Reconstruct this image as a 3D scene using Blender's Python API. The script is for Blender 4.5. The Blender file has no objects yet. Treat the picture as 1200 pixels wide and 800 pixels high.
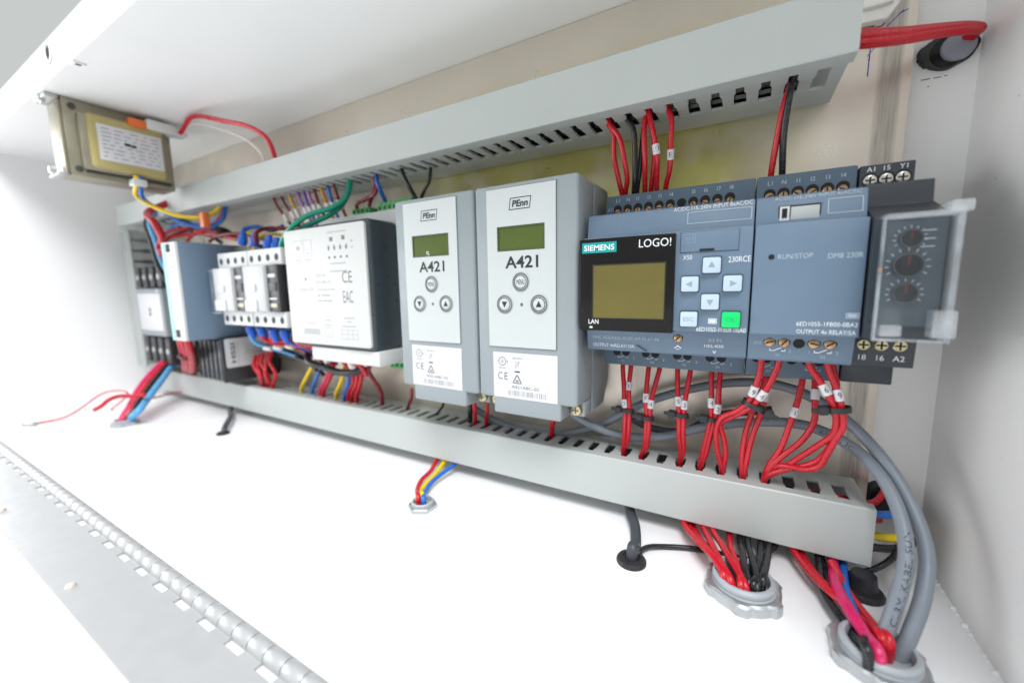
import bpy, bmesh, math, random
from mathutils import Vector, Matrix
random.seed(7)
scene = bpy.context.scene
COL = scene.collection
S = 0.001                                   # everything below is written in millimetres: (x right, d towards the viewer, z up)
def P(p): return Vector((p[0]*S, -p[1]*S, p[2]*S))

# ------------------------------------------------------------------ camera
cam_data = bpy.data.cameras.new('camera'); cam = bpy.data.objects.new('camera', cam_data); COL.objects.link(cam)
cam_data.sensor_width = 36.0; cam_data.lens = 14.0118
cam_data.clip_start = 0.005; cam_data.clip_end = 50
cam.matrix_world = Matrix(((0.868642, -0.051187, 0.492789, 0.068002), (0.495170, 0.122581, -0.860105, -0.249983), (-0.016380, 0.991138, 0.131825, -0.002367), (0.000000, 0.000000, 0.000000, 1.000000)))
cam_data.dof.use_dof = True; cam_data.dof.focus_distance = 0.196; cam_data.dof.aperture_fstop = 5.0
scene.camera = cam

# ------------------------------------------------------------------ world, lamps, exposure
world = bpy.data.worlds.new('World'); scene.world = world; world.use_nodes = True
bg = world.node_tree.nodes['Background']
bg.inputs['Color'].default_value = (0.95, 1.0, 0.99, 1); bg.inputs['Strength'].default_value = 0.53
def area(name, loc, target, size, power, col):
    l = bpy.data.lights.new(name, 'AREA'); l.shape = 'RECTANGLE'; l.size = size[0]; l.size_y = size[1]; l.energy = power; l.color = col
    o = bpy.data.objects.new(name, l); COL.objects.link(o); o.location = loc
    o.rotation_euler = (Vector(target)-Vector(loc)).to_track_quat('-Z', 'Y').to_euler()
    return o
area('key_light', (0.45, -0.84, 1.40), (-0.12, 0, -0.05), (1.0, 0.7), 37, (0.985, 0.99, 1.0))  # main lamp placed out of view, high before the open front
area('fill_light', (-1.1, -0.38, -0.07), (0.1, 0, -0.02), (1.0, 0.8), 10.5, (0.97, 0.985, 1.0))  # fill lamp added to brighten the right wall and panel; no real source
scene.view_settings.view_transform = 'Standard'; scene.view_settings.look = 'None'
scene.view_settings.exposure = 0.2; scene.view_settings.gamma = 1.0
scene.view_settings.use_curve_mapping = False
scene.cycles.max_bounces = 12; scene.cycles.diffuse_bounces = 6; scene.cycles.transparent_max_bounces = 16

# ------------------------------------------------------------------ materials
MATS = {}
def mat(name, col, rough=0.45, metal=0.0, var=0.06, vscale=60, grain=0.0, gscale=2500, coat=0.0, spec=0.5, rvar=0.1, col2=None, trans=0.0):
    m = bpy.data.materials.new(name); m.use_nodes = True; nt = m.node_tree; N = nt.nodes; L = nt.links
    b = N['Principled BSDF']
    tc = N.new('ShaderNodeTexCoord')
    n1 = N.new('ShaderNodeTexNoise'); n1.inputs['Scale'].default_value = vscale; n1.inputs['Detail'].default_value = 6; n1.inputs['Roughness'].default_value = 0.65
    L.new(tc.outputs['Object'], n1.inputs['Vector'])
    mx = N.new('ShaderNodeMix'); mx.data_type = 'RGBA'
    a = [c*(1-var) for c in col]; c2 = col2 or [min(1, c*(1+var)) for c in col]
    mx.inputs[6].default_value = (*a, 1); mx.inputs[7].default_value = (*c2, 1)
    L.new(n1.outputs['Fac'], mx.inputs[0]); L.new(mx.outputs[2], b.inputs['Base Color'])
    mr = N.new('ShaderNodeMapRange'); mr.inputs['From Min'].default_value = 0.3; mr.inputs['From Max'].default_value = 0.7
    mr.inputs['To Min'].default_value = max(0.02, rough-rvar); mr.inputs['To Max'].default_value = min(1, rough+rvar)
    n2 = N.new('ShaderNodeTexNoise'); n2.inputs['Scale'].default_value = vscale*2.7; n2.inputs['Detail'].default_value = 5
    L.new(tc.outputs['Object'], n2.inputs['Vector']); L.new(n2.outputs['Fac'], mr.inputs['Value']); L.new(mr.outputs['Result'], b.inputs['Roughness'])
    b.inputs['Metallic'].default_value = metal; b.inputs['Specular IOR Level'].default_value = spec
    b.inputs['Coat Weight'].default_value = coat
    b.inputs['Transmission Weight'].default_value = trans
    if grain:
        n3 = N.new('ShaderNodeTexNoise'); n3.inputs['Scale'].default_value = gscale; n3.inputs['Detail'].default_value = 3
        L.new(tc.outputs['Object'], n3.inputs['Vector'])
        bp = N.new('ShaderNodeBump'); bp.inputs['Strength'].default_value = grain; bp.inputs['Distance'].default_value = 0.0002
        L.new(n3.outputs['Fac'], bp.inputs['Height']); L.new(bp.outputs['Normal'], b.inputs['Normal'])
    MATS[name] = m
    return m
mat('white_paint', (0.855, 0.86, 0.87), 0.42, var=0.02, vscale=12, grain=0.10, gscale=900)
mat('outer_paint', (0.82, 0.82, 0.81), 0.5, var=0.02, vscale=12)
mat('wall_paint', (0.84, 0.84, 0.835), 0.45, var=0.04, vscale=14, grain=0.12, gscale=900)
mat('duct_grey', (0.465, 0.495, 0.485), 0.45, var=0.03, vscale=20, grain=0.05)
mat('duct_edge', (0.62, 0.64, 0.63), 0.5, var=0.03)
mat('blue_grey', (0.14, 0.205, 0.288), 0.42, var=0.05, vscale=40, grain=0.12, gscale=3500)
mat('blue_grey_shaded', (0.088, 0.135, 0.188), 0.5, var=0.05, vscale=40, grain=0.12, gscale=3500)  # blue_grey darkened: shade on the rear terminal tier put into the colour
mat('black_gloss', (0.010, 0.009, 0.009), 0.22, var=0.2, spec=0.22, rvar=0.04)
mat('black_plastic', (0.022, 0.023, 0.026), 0.42, var=0.2, grain=0.1)
mat('pointer_red', (0.16, 0.025, 0.02), 0.5)
mat('scale_grey', (0.10, 0.12, 0.14), 0.5, var=0.06)
mat('relay_dark', (0.035, 0.042, 0.052), 0.45, var=0.1, grain=0.12)
mat('slate', (0.042, 0.056, 0.066), 0.36, var=0.12, grain=0.15)
mat('penn_grey', (0.285, 0.325, 0.345), 0.45, var=0.04, vscale=40, grain=0.14, gscale=3000)
mat('faceplate', (0.545, 0.58, 0.585), 0.40, var=0.015, vscale=30)
mat('sticker', (0.66, 0.66, 0.69), 0.45, var=0.015)
mat('module_white', (0.64, 0.65, 0.645), 0.42, var=0.02)
mat('lcd_green', (0.078, 0.112, 0.016), 0.16, var=0.30, vscale=30, rvar=0.03, coat=0.4)
mat('lcd_rim', (0.06, 0.085, 0.035), 0.4)
mat('lcd_olive', (0.135, 0.112, 0.024), 0.18, var=0.22, vscale=28, rvar=0.03, coat=0.4)
mat('key_grey', (0.5, 0.61, 0.72), 0.42, var=0.03)
mat('key_edge', (0.05, 0.075, 0.11), 0.5)
mat('key_green', (0.0, 0.66, 0.17), 0.38, var=0.04)
mat('key_mark', (0.27, 0.35, 0.43), 0.5)
mat('key_green_mark', (0.0, 0.42, 0.12), 0.5)
mat('teal', (0.0, 0.32, 0.33), 0.4, var=0.03)
mat('print_white', (0.80, 0.83, 0.86), 0.5, var=0.05)
mat('print_pale', (0.44, 0.52, 0.60), 0.5, var=0.1)
mat('print_black', (0.02, 0.022, 0.025), 0.5, var=0.1)
mat('print_grey', (0.13, 0.135, 0.15), 0.5, var=0.1)
mat('print_light', (0.34, 0.35, 0.37), 0.5, var=0.1)
mat('hole_black', (0.006, 0.006, 0.007), 0.7)
mat('brass', (0.50, 0.32, 0.18), 0.34, metal=1.0, var=0.2, vscale=500)
mat('screw_steel', (0.62, 0.60, 0.55), 0.28, metal=1.0, var=0.12, vscale=300)
mat('screw_yellow', (0.62, 0.55, 0.34), 0.3, metal=1.0, var=0.15, vscale=300)
mat('zinc', (0.50, 0.52, 0.53), 0.42, metal=0.85, var=0.22, vscale=160, grain=0.3, gscale=900)
mat('pvc_bushing', (0.36, 0.39, 0.42), 0.45, var=0.05, grain=0.1)
mat('hinge_steel', (0.46, 0.47, 0.48), 0.40, metal=0.25, var=0.05, vscale=50)
mat('trafo_steel', (0.33, 0.305, 0.23), 0.40, metal=0.7, var=0.16, vscale=60)
mat('trafo_dark', (0.05, 0.05, 0.035), 0.5)
mat('trafo_wrap', (0.44, 0.37, 0.15), 0.35, var=0.1, vscale=60)
mat('cyan_strip', (0.33, 0.66, 0.66), 0.45, var=0.04)
mat('clear_cloudy', (0.62, 0.66, 0.70), 0.3, var=0.05)
mat('contactor_white', (0.66, 0.67, 0.68), 0.45, var=0.03)
mat('contactor_pale', (0.52, 0.53, 0.54), 0.42, var=0.05)
mat('green_block', (0.05, 0.36, 0.09), 0.4, var=0.06)
mat('ferrule_blue', (0.015, 0.11, 0.58), 0.35)
mat('ferrule_white', (0.82, 0.78, 0.76), 0.4)
mat('orange', (0.75, 0.16, 0.03), 0.4)
mat('copper', (0.8, 0.7, 0.62), 0.4, metal=0.3)
mat('blue_pen', (0.03, 0.04, 0.42), 0.6)
mat('rubber', (0.016, 0.016, 0.018), 0.5, var=0.2, grain=0.15, gscale=1500)
mat('plug_grey', (0.24, 0.27, 0.31), 0.35)
mat('mount_white', (0.84, 0.83, 0.79), 0.4, var=0.1, vscale=200)

def wire_mat(name, col, rough=0.29, ink=None, inkw=0.05):
    """pvc insulation with a broken line of factory print along it (uv: x round the wire, y along it in mm)"""
    m = mat(name, col, rough, var=0.10, vscale=45, spec=0.5, rvar=0.06)
    if ink:
        nt = m.node_tree; N = nt.nodes; L = nt.links; b = N['Principled BSDF']
        uv = N.new('ShaderNodeUVMap'); sep = N.new('ShaderNodeSeparateXYZ'); L.new(uv.outputs['UV'], sep.inputs[0])
        a = N.new('ShaderNodeMath'); a.operation = 'SUBTRACT'; a.inputs[1].default_value = 0.5; L.new(sep.outputs['X'], a.inputs[0])
        ab = N.new('ShaderNodeMath'); ab.operation = 'ABSOLUTE'; L.new(a.outputs[0], ab.inputs[0])
        lt = N.new('ShaderNodeMath'); lt.operation = 'LESS_THAN'; lt.inputs[1].default_value = inkw; L.new(ab.outputs[0], lt.inputs[0])
        mp = N.new('ShaderNodeMapping'); mp.inputs['Scale'].default_value = (14, 1.3, 1); L.new(uv.outputs['UV'], mp.inputs['Vector'])
        no = N.new('ShaderNodeTexNoise'); no.inputs['Scale'].default_value = 1.0; no.inputs['Detail'].default_value = 2; L.new(mp.outputs[0], no.inputs['Vector'])
        gt = N.new('ShaderNodeMath'); gt.operation = 'GREATER_THAN'; gt.inputs[1].default_value = 0.53; L.new(no.outputs['Fac'], gt.inputs[0])
        mu = N.new('ShaderNodeMath'); mu.operation = 'MULTIPLY'; L.new(lt.outputs[0], mu.inputs[0]); L.new(gt.outputs[0], mu.inputs[1])
        sc = N.new('ShaderNodeMath'); sc.operation = 'MULTIPLY'; sc.inputs[1].default_value = 0.16; L.new(mu.outputs[0], sc.inputs[0])
        old = b.inputs['Base Color'].links[0].from_socket
        mx = N.new('ShaderNodeMix'); mx.data_type = 'RGBA'; mx.inputs[7].default_value = (*ink, 1)
        L.new(old, mx.inputs[6]); L.new(sc.outputs[0], mx.inputs[0]); L.new(mx.outputs[2], b.inputs['Base Color'])
    return m
wire_mat('w_red', (0.53, 0.007, 0.020), ink=(0.85, 0.5, 0.5), inkw=0.022)
wire_mat('w_darkred', (0.22, 0.008, 0.016))
wire_mat('w_pink', (0.62, 0.015, 0.12), ink=(0.85, 0.45, 0.6))
wire_mat('w_black', (0.014, 0.015, 0.017), ink=(0.4, 0.4, 0.4), inkw=0.03)
wire_mat('w_blue', (0.015, 0.14, 0.52))
wire_mat('w_lightblue', (0.10, 0.36, 0.66))
wire_mat('w_yellow', (0.78, 0.55, 0.01))
wire_mat('w_orange', (0.70, 0.30, 0.02))
wire_mat('w_green', (0.0, 0.30, 0.20))
wire_mat('w_purple', (0.16, 0.10, 0.42))
wire_mat('w_lilac', (0.42, 0.16, 0.42))
wire_mat('w_white', (0.74, 0.66, 0.66))
wire_mat('cable_grey', (0.205, 0.235, 0.275), rough=0.42)
wire_mat('cable_dark', (0.045, 0.050, 0.060), rough=0.45)

def special_materials():
    # galvanised mounting panel with yellowish passivation stains and a grey adhesive track down its right margin
    m = mat('galvanised', (0.74, 0.675, 0.59), 0.38, metal=0.7, var=0.10, vscale=14, grain=0.15, gscale=500, rvar=0.12)
    nt = m.node_tree; N = nt.nodes; L = nt.links; b = N['Principled BSDF']
    old = b.inputs['Base Color'].links[0].from_socket
    tc = [n for n in N if n.type == 'TEX_COORD'][0]
    sep = N.new('ShaderNodeSeparateXYZ'); geo = N.new('ShaderNodeNewGeometry'); L.new(geo.outputs['Position'], sep.inputs[0])
    no = N.new('ShaderNodeTexNoise'); no.inputs['Scale'].default_value = 22; no.inputs['Detail'].default_value = 5; no.inputs['Roughness'].default_value = 0.6
    L.new(geo.outputs['Position'], no.inputs['Vector'])
    def band(sock, lo0, lo1, hi0, hi1):
        r1 = N.new('ShaderNodeMapRange'); r1.inputs['From Min'].default_value = lo0; r1.inputs['From Max'].default_value = lo1; L.new(sock, r1.inputs['Value'])
        r2 = N.new('ShaderNodeMapRange'); r2.inputs['From Min'].default_value = hi0; r2.inputs['From Max'].default_value = hi1
        r2.inputs['To Min'].default_value = 1; r2.inputs['To Max'].default_value = 0; L.new(sock, r2.inputs['Value'])
        k = N.new('ShaderNodeMath'); k.operation = 'MULTIPLY'; L.new(r1.outputs[0], k.inputs[0]); L.new(r2.outputs[0], k.inputs[1]); return k.outputs[0]
    bx = band(sep.outputs['X'], -0.20, -0.12, 0.055, 0.10); bz = band(sep.outputs['Z'], 0.0, 0.03, 0.10, 0.14)
    k = N.new('ShaderNodeMath'); k.operation = 'MULTIPLY'; L.new(bx, k.inputs[0]); L.new(bz, k.inputs[1])
    nr = N.new('ShaderNodeMapRange'); nr.inputs['From Min'].default_value = 0.22; nr.inputs['From Max'].default_value = 0.50; L.new(no.outputs['Fac'], nr.inputs['Value'])
    k2 = N.new('ShaderNodeMath'); k2.operation = 'MULTIPLY'; L.new(k.outputs[0], k2.inputs[0]); L.new(nr.outputs[0], k2.inputs[1])
    mx = N.new('ShaderNodeMix'); mx.data_type = 'RGBA'; mx.inputs[7].default_value = (0.58, 0.53, 0.19, 1)
    L.new(old, mx.inputs[6]); L.new(k2.outputs[0], mx.inputs[0])
    # adhesive track
    mp = N.new('ShaderNodeMapping'); mp.inputs['Scale'].default_value = (900, 1, 60); L.new(geo.outputs['Position'], mp.inputs['Vector'])
    nb = N.new('ShaderNodeTexNoise'); nb.inputs['Scale'].default_value = 1; nb.inputs['Detail'].default_value = 4; L.new(mp.outputs[0], nb.inputs['Vector'])
    tr = band(sep.outputs['X'], 0.1155, 0.1175, 0.1235, 0.125)
    k3 = N.new('ShaderNodeMath'); k3.operation = 'MULTIPLY'; L.new(tr, k3.inputs[0]); L.new(nb.outputs['Fac'], k3.inputs[1])
    mx2 = N.new('ShaderNodeMix'); mx2.data_type = 'RGBA'; mx2.inputs[7].default_value = (0.20, 0.19, 0.175, 1)
    L.new(mx.outputs[2], mx2.inputs[6]); L.new(k3.outputs[0], mx2.inputs[0])
    L.new(mx2.outputs[2], b.inputs['Base Color'])
    # clear plastic
    m = bpy.data.materials.new('clear_plastic'); m.use_nodes = True; nt = m.node_tree; N = nt.nodes; L = nt.links
    for n in list(N):
        if n.type == 'BSDF_PRINCIPLED': N.remove(n)
    t = N.new('ShaderNodeBsdfTransparent'); t.inputs['Color'].default_value = (0.93, 0.95, 0.96, 1)
    g = N.new('ShaderNodeBsdfGlossy'); g.inputs['Color'].default_value = (0.6, 0.62, 0.65, 1); g.inputs['Roughness'].default_value = 0.06
    fr = N.new('ShaderNodeFresnel'); fr.inputs['IOR'].default_value = 1.45
    tc = N.new('ShaderNodeTexCoord'); no = N.new('ShaderNodeTexNoise'); no.inputs['Scale'].default_value = 70; no.inputs['Detail'].default_value = 4; L.new(tc.outputs['Object'], no.inputs['Vector'])
    mr = N.new('ShaderNodeMapRange'); mr.inputs['From Min'].default_value = 0.35; mr.inputs['From Max'].default_value = 0.75; mr.inputs['To Min'].default_value = 0.0; mr.inputs['To Max'].default_value = 0.05
    L.new(no.outputs['Fac'], mr.inputs['Value'])
    hf = N.new('ShaderNodeMath'); hf.operation = 'MULTIPLY'; hf.inputs[1].default_value = 0.45; L.new(fr.outputs[0], hf.inputs[0])
    ad = N.new('ShaderNodeMath'); ad.operation = 'ADD'; ad.use_clamp = True; L.new(hf.outputs[0], ad.inputs[0]); L.new(mr.outputs[0], ad.inputs[1])
    ms = N.new('ShaderNodeMixShader'); L.new(ad.outputs[0], ms.inputs[0]); L.new(t.outputs[0], ms.inputs[1]); L.new(g.outputs[0], ms.inputs[2])
    L.new(ms.outputs[0], N['Material Output'].inputs['Surface']); MATS['clear_plastic'] = m
    # milky clear edge of the same moulding
    m = bpy.data.materials.new('clear_edge'); m.use_nodes = True; nt = m.node_tree; N = nt.nodes; L = nt.links
    b = N['Principled BSDF']; b.inputs['Base Color'].default_value = (0.80, 0.83, 0.87, 1); b.inputs['Roughness'].default_value = 0.15
    t = N.new('ShaderNodeBsdfTransparent'); ms = N.new('ShaderNodeMixShader')
    tc = N.new('ShaderNodeTexCoord'); no = N.new('ShaderNodeTexNoise'); no.inputs['Scale'].default_value = 60; L.new(tc.outputs['Object'], no.inputs['Vector'])
    mr = N.new('ShaderNodeMapRange'); mr.inputs['From Min'].default_value = 0.35; mr.inputs['From Max'].default_value = 0.65; mr.inputs['To Min'].default_value = 0.10; mr.inputs['To Max'].default_value = 0.36
    L.new(no.outputs['Fac'], mr.inputs['Value']); L.new(mr.outputs[0], ms.inputs[0])
    L.new(t.outputs[0], ms.inputs[1]); L.new(b.outputs[0], ms.inputs[2]); L.new(ms.outputs[0], N['Material Output'].inputs['Surface']); MATS['clear_edge'] = m
special_materials()

# ------------------------------------------------------------------ mesh helpers
def link(name, me, material, parent=None, centre=None):
    o = bpy.data.objects.new(name, me); COL.objects.link(o)
    if material is not None and not me.materials: me.materials.append(MATS[material])
    if parent is not None:
        o.parent = parent; o.location = centre - parent_loc(parent)
    else: o.location = centre
    o['_c'] = tuple(centre)
    return o
def parent_loc(p): return Vector(p['_c'])
def finish(name, bm, material, parent=None, smooth=35, edge=None):
    bmesh.ops.recalc_face_normals(bm, faces=bm.faces)
    lo = Vector((1e9,)*3); hi = Vector((-1e9,)*3)
    for v in bm.verts:
        for i in range(3):
            lo[i] = min(lo[i], v.co[i]); hi[i] = max(hi[i], v.co[i])
    c = (lo+hi)/2
    if parent is None: c.z = lo.z
    for v in bm.verts: v.co -= c
    me = bpy.data.meshes.new(name); bm.to_mesh(me); bm.free()
    if smooth:
        for p in me.polygons: p.use_smooth = True
        me.set_sharp_from_angle(angle=math.radians(smooth))
    o = link(name, me, material, parent, c)
    if edge:                                   # pale break-out edges round a cut
        me.materials.append(MATS[edge[0]])
        for p in me.polygons:
            if abs(p.normal[edge[1]]) < 0.9: p.material_index = 1
    return o
def tag(o, label, cat, group=None, kind=None):
    o['label'] = label
    if cat: o['category'] = cat
    if group: o['group'] = group
    if kind: o['kind'] = kind
    return o
def thing(name, label, cat, base, group=None):
    o = bpy.data.objects.new(name, None); COL.objects.link(o); o.empty_display_size = 0.01
    o.location = P(base); o['_c'] = tuple(P(base))
    return tag(o, label, cat, group)
def new(): return bmesh.new()
def a_box(bm, x0, x1, d0, d1, z0, z1, bev=0.0, seg=2):
    vs = [bm.verts.new(P((x, d, z))) for x in (x0, x1) for d in (d0, d1) for z in (z0, z1)]
    F = [(0,1,3,2),(4,6,7,5),(0,4,5,1),(2,3,7,6),(0,2,6,4),(1,5,7,3)]
    fs = [bm.faces.new([vs[i] for i in f]) for f in F]
    if bev:
        es = list({e for f in fs for e in f.edges})
        bmesh.ops.bevel(bm, geom=es, offset=bev*S, segments=seg, affect='EDGES', profile=0.5)
    return bm
def a_prism(bm, poly, a0, a1, axis='d', bev=0.0, seg=2):
    """axis d: poly in (x,z); axis x: poly in (d,z); axis z: poly in (x,d)"""
    def pt(p, a): return P({'d': (p[0], a, p[1]), 'x': (a, p[0], p[1]), 'z': (p[0], p[1], a)}[axis])
    A = [bm.verts.new(pt(p, a0)) for p in poly]; B = [bm.verts.new(pt(p, a1)) for p in poly]
    n = len(poly); fs = [bm.faces.new(A), bm.faces.new(list(reversed(B)))]
    for i in range(n): fs.append(bm.faces.new([A[i], B[i], B[(i+1) % n], A[(i+1) % n]]))
    if bev:
        es = list({e for f in fs for e in f.edges})
        bmesh.ops.bevel(bm, geom=es, offset=bev*S, segments=seg, affect='EDGES', profile=0.5, clamp_overlap=True)
    return bm
def frame_of(n):
    n = n.normalized(); a = Vector((0, 0, 1)) if abs(n.z) < 0.9 else Vector((1, 0, 0))
    u = a.cross(n).normalized(); return u, n.cross(u), n
def a_lathe(bm, base, axis, prof, seg=24, close=True):
    """prof: [(r,h)] along axis (x,d,z vector) from base"""
    ax = Vector((axis[0], -axis[1], axis[2])).normalized(); u, v, n = frame_of(ax); O = P(base); rings = []
    for r, h in prof:
        rings.append([bm.verts.new(O+n*h*S+(u*math.cos(2*math.pi*i/seg)+v*math.sin(2*math.pi*i/seg))*max(r, 0.001)*S) for i in range(seg)])
    for a, b in zip(rings, rings[1:]):
        for i in range(seg): bm.faces.new([a[i], a[(i+1) % seg], b[(i+1) % seg], b[i]])
    if close:
        bm.faces.new(list(reversed(rings[0]))); bm.faces.new(rings[-1])
    return bm
def rrect(x0, x1, z0, z1, r, n=4):
    out = []
    for cx, cz, a0 in ((x1-r, z1-r, 0), (x0+r, z1-r, 90), (x0+r, z0+r, 180), (x1-r, z0+r, 270)):
        for i in range(n+1):
            a = math.radians(a0+90*i/n); out.append((cx+r*math.cos(a), cz+r*math.sin(a)))
    return out
def box(name, m, parent, x0, x1, d0, d1, z0, z1, bev=0.0, seg=2): return finish(name, a_box(new(), x0, x1, d0, d1, z0, z1, bev, seg), m, parent)
def prism(name, m, parent, poly, a0, a1, axis='d', bev=0.0, seg=2): return finish(name, a_prism(new(), poly, a0, a1, axis, bev, seg), m, parent)
def lathe(name, m, parent, base, axis, prof, seg=24): return finish(name, a_lathe(new(), base, axis, prof, seg), m, parent, 40)
def ring_frame(name, m, parent, x0, x1, z0, z1, w, d0, d1):
    bm = new(); a_box(bm, x0, x1, d0, d1, z1-w, z1); a_box(bm, x0, x1, d0, d1, z0, z0+w); a_box(bm, x0, x0+w, d0, d1, z0+w, z1-w); a_box(bm, x1-w, x1, d0, d1, z0+w, z1-w)
    return finish(name, bm, m, parent)
def share(src, parent, centre, name=None):
    o = src.copy(); COL.objects.link(o); o.parent = parent; c = P(centre) if not isinstance(centre, Vector) else centre
    o.location = c - (parent_loc(parent) if parent else Vector((0, 0, 0))); o['_c'] = tuple(c)
    return o
def copy_tree(o, delta, parent=None):
    c = o.copy(); COL.objects.link(c); c['_c'] = tuple(Vector(o['_c'])+delta)
    if parent is None: c.location = o.location + delta
    else: c.parent = parent
    for ch in list(o.children): copy_tree(ch, delta, c)
    return c

# ---- lettering: real glyph outlines laid on a surface as print
_tc = {}
def glyphs(s, bold=0.0, shear=0.0):
    k = (s, bold, shear)
    if k not in _tc:
        cu = bpy.data.curves.new('glyph', 'FONT'); cu.body = s; cu.offset = bold; cu.shear = shear; cu.resolution_u = 3
        o = bpy.data.objects.new('glyph', cu); COL.objects.link(o)
        dg = bpy.context.evaluated_depsgraph_get(); me = bpy.data.meshes.new_from_object(o.evaluated_get(dg))
        vs = [(v.co.x, v.co.y) for v in me.vertices]; fs = [tuple(p.vertices) for p in me.polygons]
        bpy.data.objects.remove(o); bpy.data.curves.remove(cu); bpy.data.meshes.remove(me)
        if not vs: vs = [(0, 0)]
        x0 = min(v[0] for v in vs); x1 = max(v[0] for v in vs); y0 = min(v[1] for v in vs); y1 = max(v[1] for v in vs)
        _tc[k] = ([(v[0]-(x0+x1)/2, v[1]-(y0+y1)/2) for v in vs], fs, x1-x0, y1-y0)
    return _tc[k]
AX = {'front': (Vector((1, 0, 0)), Vector((0, 0, 1)), Vector((0, -1, 0))),
      'right': (Vector((0, 1, 0)), Vector((0, 0, 1)), Vector((1, 0, 0))),
      'right_up': (Vector((0, 0, 1)), Vector((0, -1, 0)), Vector((1, 0, 0)))}
def text(s, at, h, m, parent, w=None, face='front', bold=0.0, shear=0.0, name='lettering', lift=0.06):
    vs, fs, gw, gh = glyphs(s, bold, shear); U, V, N = AX[face] if isinstance(face, str) else face
    sy = h/gh; sx = (w/gw) if w else sy; O = P(at)+N*lift*S
    bm = new(); bv = [bm.verts.new(O+U*x*sx*S+V*y*sy*S) for x, y in vs]
    for f in fs:
        try: bm.faces.new([bv[i] for i in f])
        except ValueError: pass
    c = O.copy(); 
    for v in bm.verts: v.co -= c
    me = bpy.data.meshes.new(name); bm.to_mesh(me); bm.free()
    return link(name, me, m, parent, c)
def flat(name, m, parent, polys, at, face='front', lift=0.05):
    """flat printed shapes: list of polygons in the surface's own (right, up) mm"""
    U, V, N = AX[face]; O = P(at)+N*lift*S; bm = new()
    for poly in polys: bm.faces.new([bm.verts.new(U*x*S+V*y*S) for x, y in poly])
    me = bpy.data.meshes.new(name); bm.to_mesh(me); bm.free()
    return link(name, me, m, parent, O)
def rct(x0, x1, y0, y1): return [(x0, y0), (x1, y0), (x1, y1), (x0, y1)]
def outline(x0, x1, y0, y1, t): return [rct(x0, x1, y1-t, y1), rct(x0, x1, y0, y0+t), rct(x0, x0+t, y0+t, y1-t), rct(x1-t, x1, y0+t, y1-t)]
def annulus(cx, cy, r0, r1, n=28):
    out = []
    for i in range(n):
        a, b = 2*math.pi*i/n, 2*math.pi*(i+1)/n
        out.append([(cx+r1*math.cos(a), cy+r1*math.sin(a)), (cx+r1*math.cos(b), cy+r1*math.sin(b)), (cx+r0*math.cos(b), cy+r0*math.sin(b)), (cx+r0*math.cos(a), cy+r0*math.sin(a))])
    return out

# ---- wires
def spline(pts, step=6):
    V = [P(p) for p in pts]; V = [V[0]*2-V[1]] + V + [V[-1]*2-V[-2]]; out = []
    for i in range(1, len(V)-2):
        p0, p1, p2, p3 = V[i-1:i+3]
        t0 = 0; t1 = t0+max((p1-p0).length, 1e-6)**0.5; t2 = t1+max((p2-p1).length, 1e-6)**0.5; t3 = t2+max((p3-p2).length, 1e-6)**0.5
        for k in range(step):
            t = t1+(t2-t1)*k/step
            A1 = p0*((t1-t)/(t1-t0))+p1*((t-t0)/(t1-t0)); A2 = p1*((t2-t)/(t2-t1))+p2*((t-t1)/(t2-t1)); A3 = p2*((t3-t)/(t3-t2))+p3*((t-t2)/(t3-t2))
            B1 = A1*((t2-t)/(t2-t0))+A2*((t-t0)/(t2-t0)); B2 = A2*((t3-t)/(t3-t1))+A3*((t-t1)/(t3-t1))
            out.append(B1*((t2-t)/(t2-t1))+B2*((t-t1)/(t2-t1)))
    out.append(V[-2].copy()); return out
class Path:
    def __init__(s, pts, step=6):
        s.c = spline(pts, step); s.t = []; s.l = [0]
        for i in range(len(s.c)):
            a = s.c[max(0, i-1)]; b = s.c[min(len(s.c)-1, i+1)]; s.t.append((b-a).normalized())
            if i: s.l.append(s.l[-1]+(s.c[i]-s.c[i-1]).length)
        f = Vector((0.12, -1, 0.05)); s.n = []
        for t in s.t:                              # frame carried along, started from the side that faces the open front
            v = f-t*f.dot(t)
            if v.length < 1e-4: v = Vector((1, 0, 0))-t*t.x
            v.normalize(); s.n.append(v); f = (v*0.7+Vector((0.12, -1, 0.05))*0.3)
    def at(s, L):
        L = max(0, min(s.l[-1], L)); i = 0
        while i < len(s.l)-2 and s.l[i+1] < L: i += 1
        k = (L-s.l[i])/max(1e-9, s.l[i+1]-s.l[i]); n = s.n[i].lerp(s.n[i+1], k); t = s.t[i].lerp(s.t[i+1], k).normalized(); n = (n-t*n.dot(t)).normalized()
        return s.c[i].lerp(s.c[i+1], k), t, n, t.cross(n)
    def near(s, p):
        p = P(p); i = min(range(len(s.c)), key=lambda j: (s.c[j]-p).length); return s.l[i]
def tube_mesh(bm, path, r, seg=10, cap=True):
    uvl = bm.loops.layers.uv.new('UVMap'); rings = []
    for c, t, n, L in zip(path.c, path.t, path.n, path.l):
        b = t.cross(n); rings.append([bm.verts.new(c+(n*math.cos(2*math.pi*(i/seg-0.5))+b*math.sin(2*math.pi*(i/seg-0.5)))*r*S) for i in range(seg)])
    for j, (a, b) in enumerate(zip(rings, rings[1:])):
        for i in range(seg):
            f = bm.faces.new([a[i], a[(i+1) % seg], b[(i+1) % seg], b[i]])
            for lp, (uu, vv) in zip(f.loops, ((i/seg, path.l[j]), ((i+1)/seg, path.l[j]), ((i+1)/seg, path.l[j+1]), (i/seg, path.l[j+1]))):
                lp[uvl].uv = (uu, vv*1000)
    if cap: bm.faces.new(list(reversed(rings[0]))); bm.faces.new(rings[-1])
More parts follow.
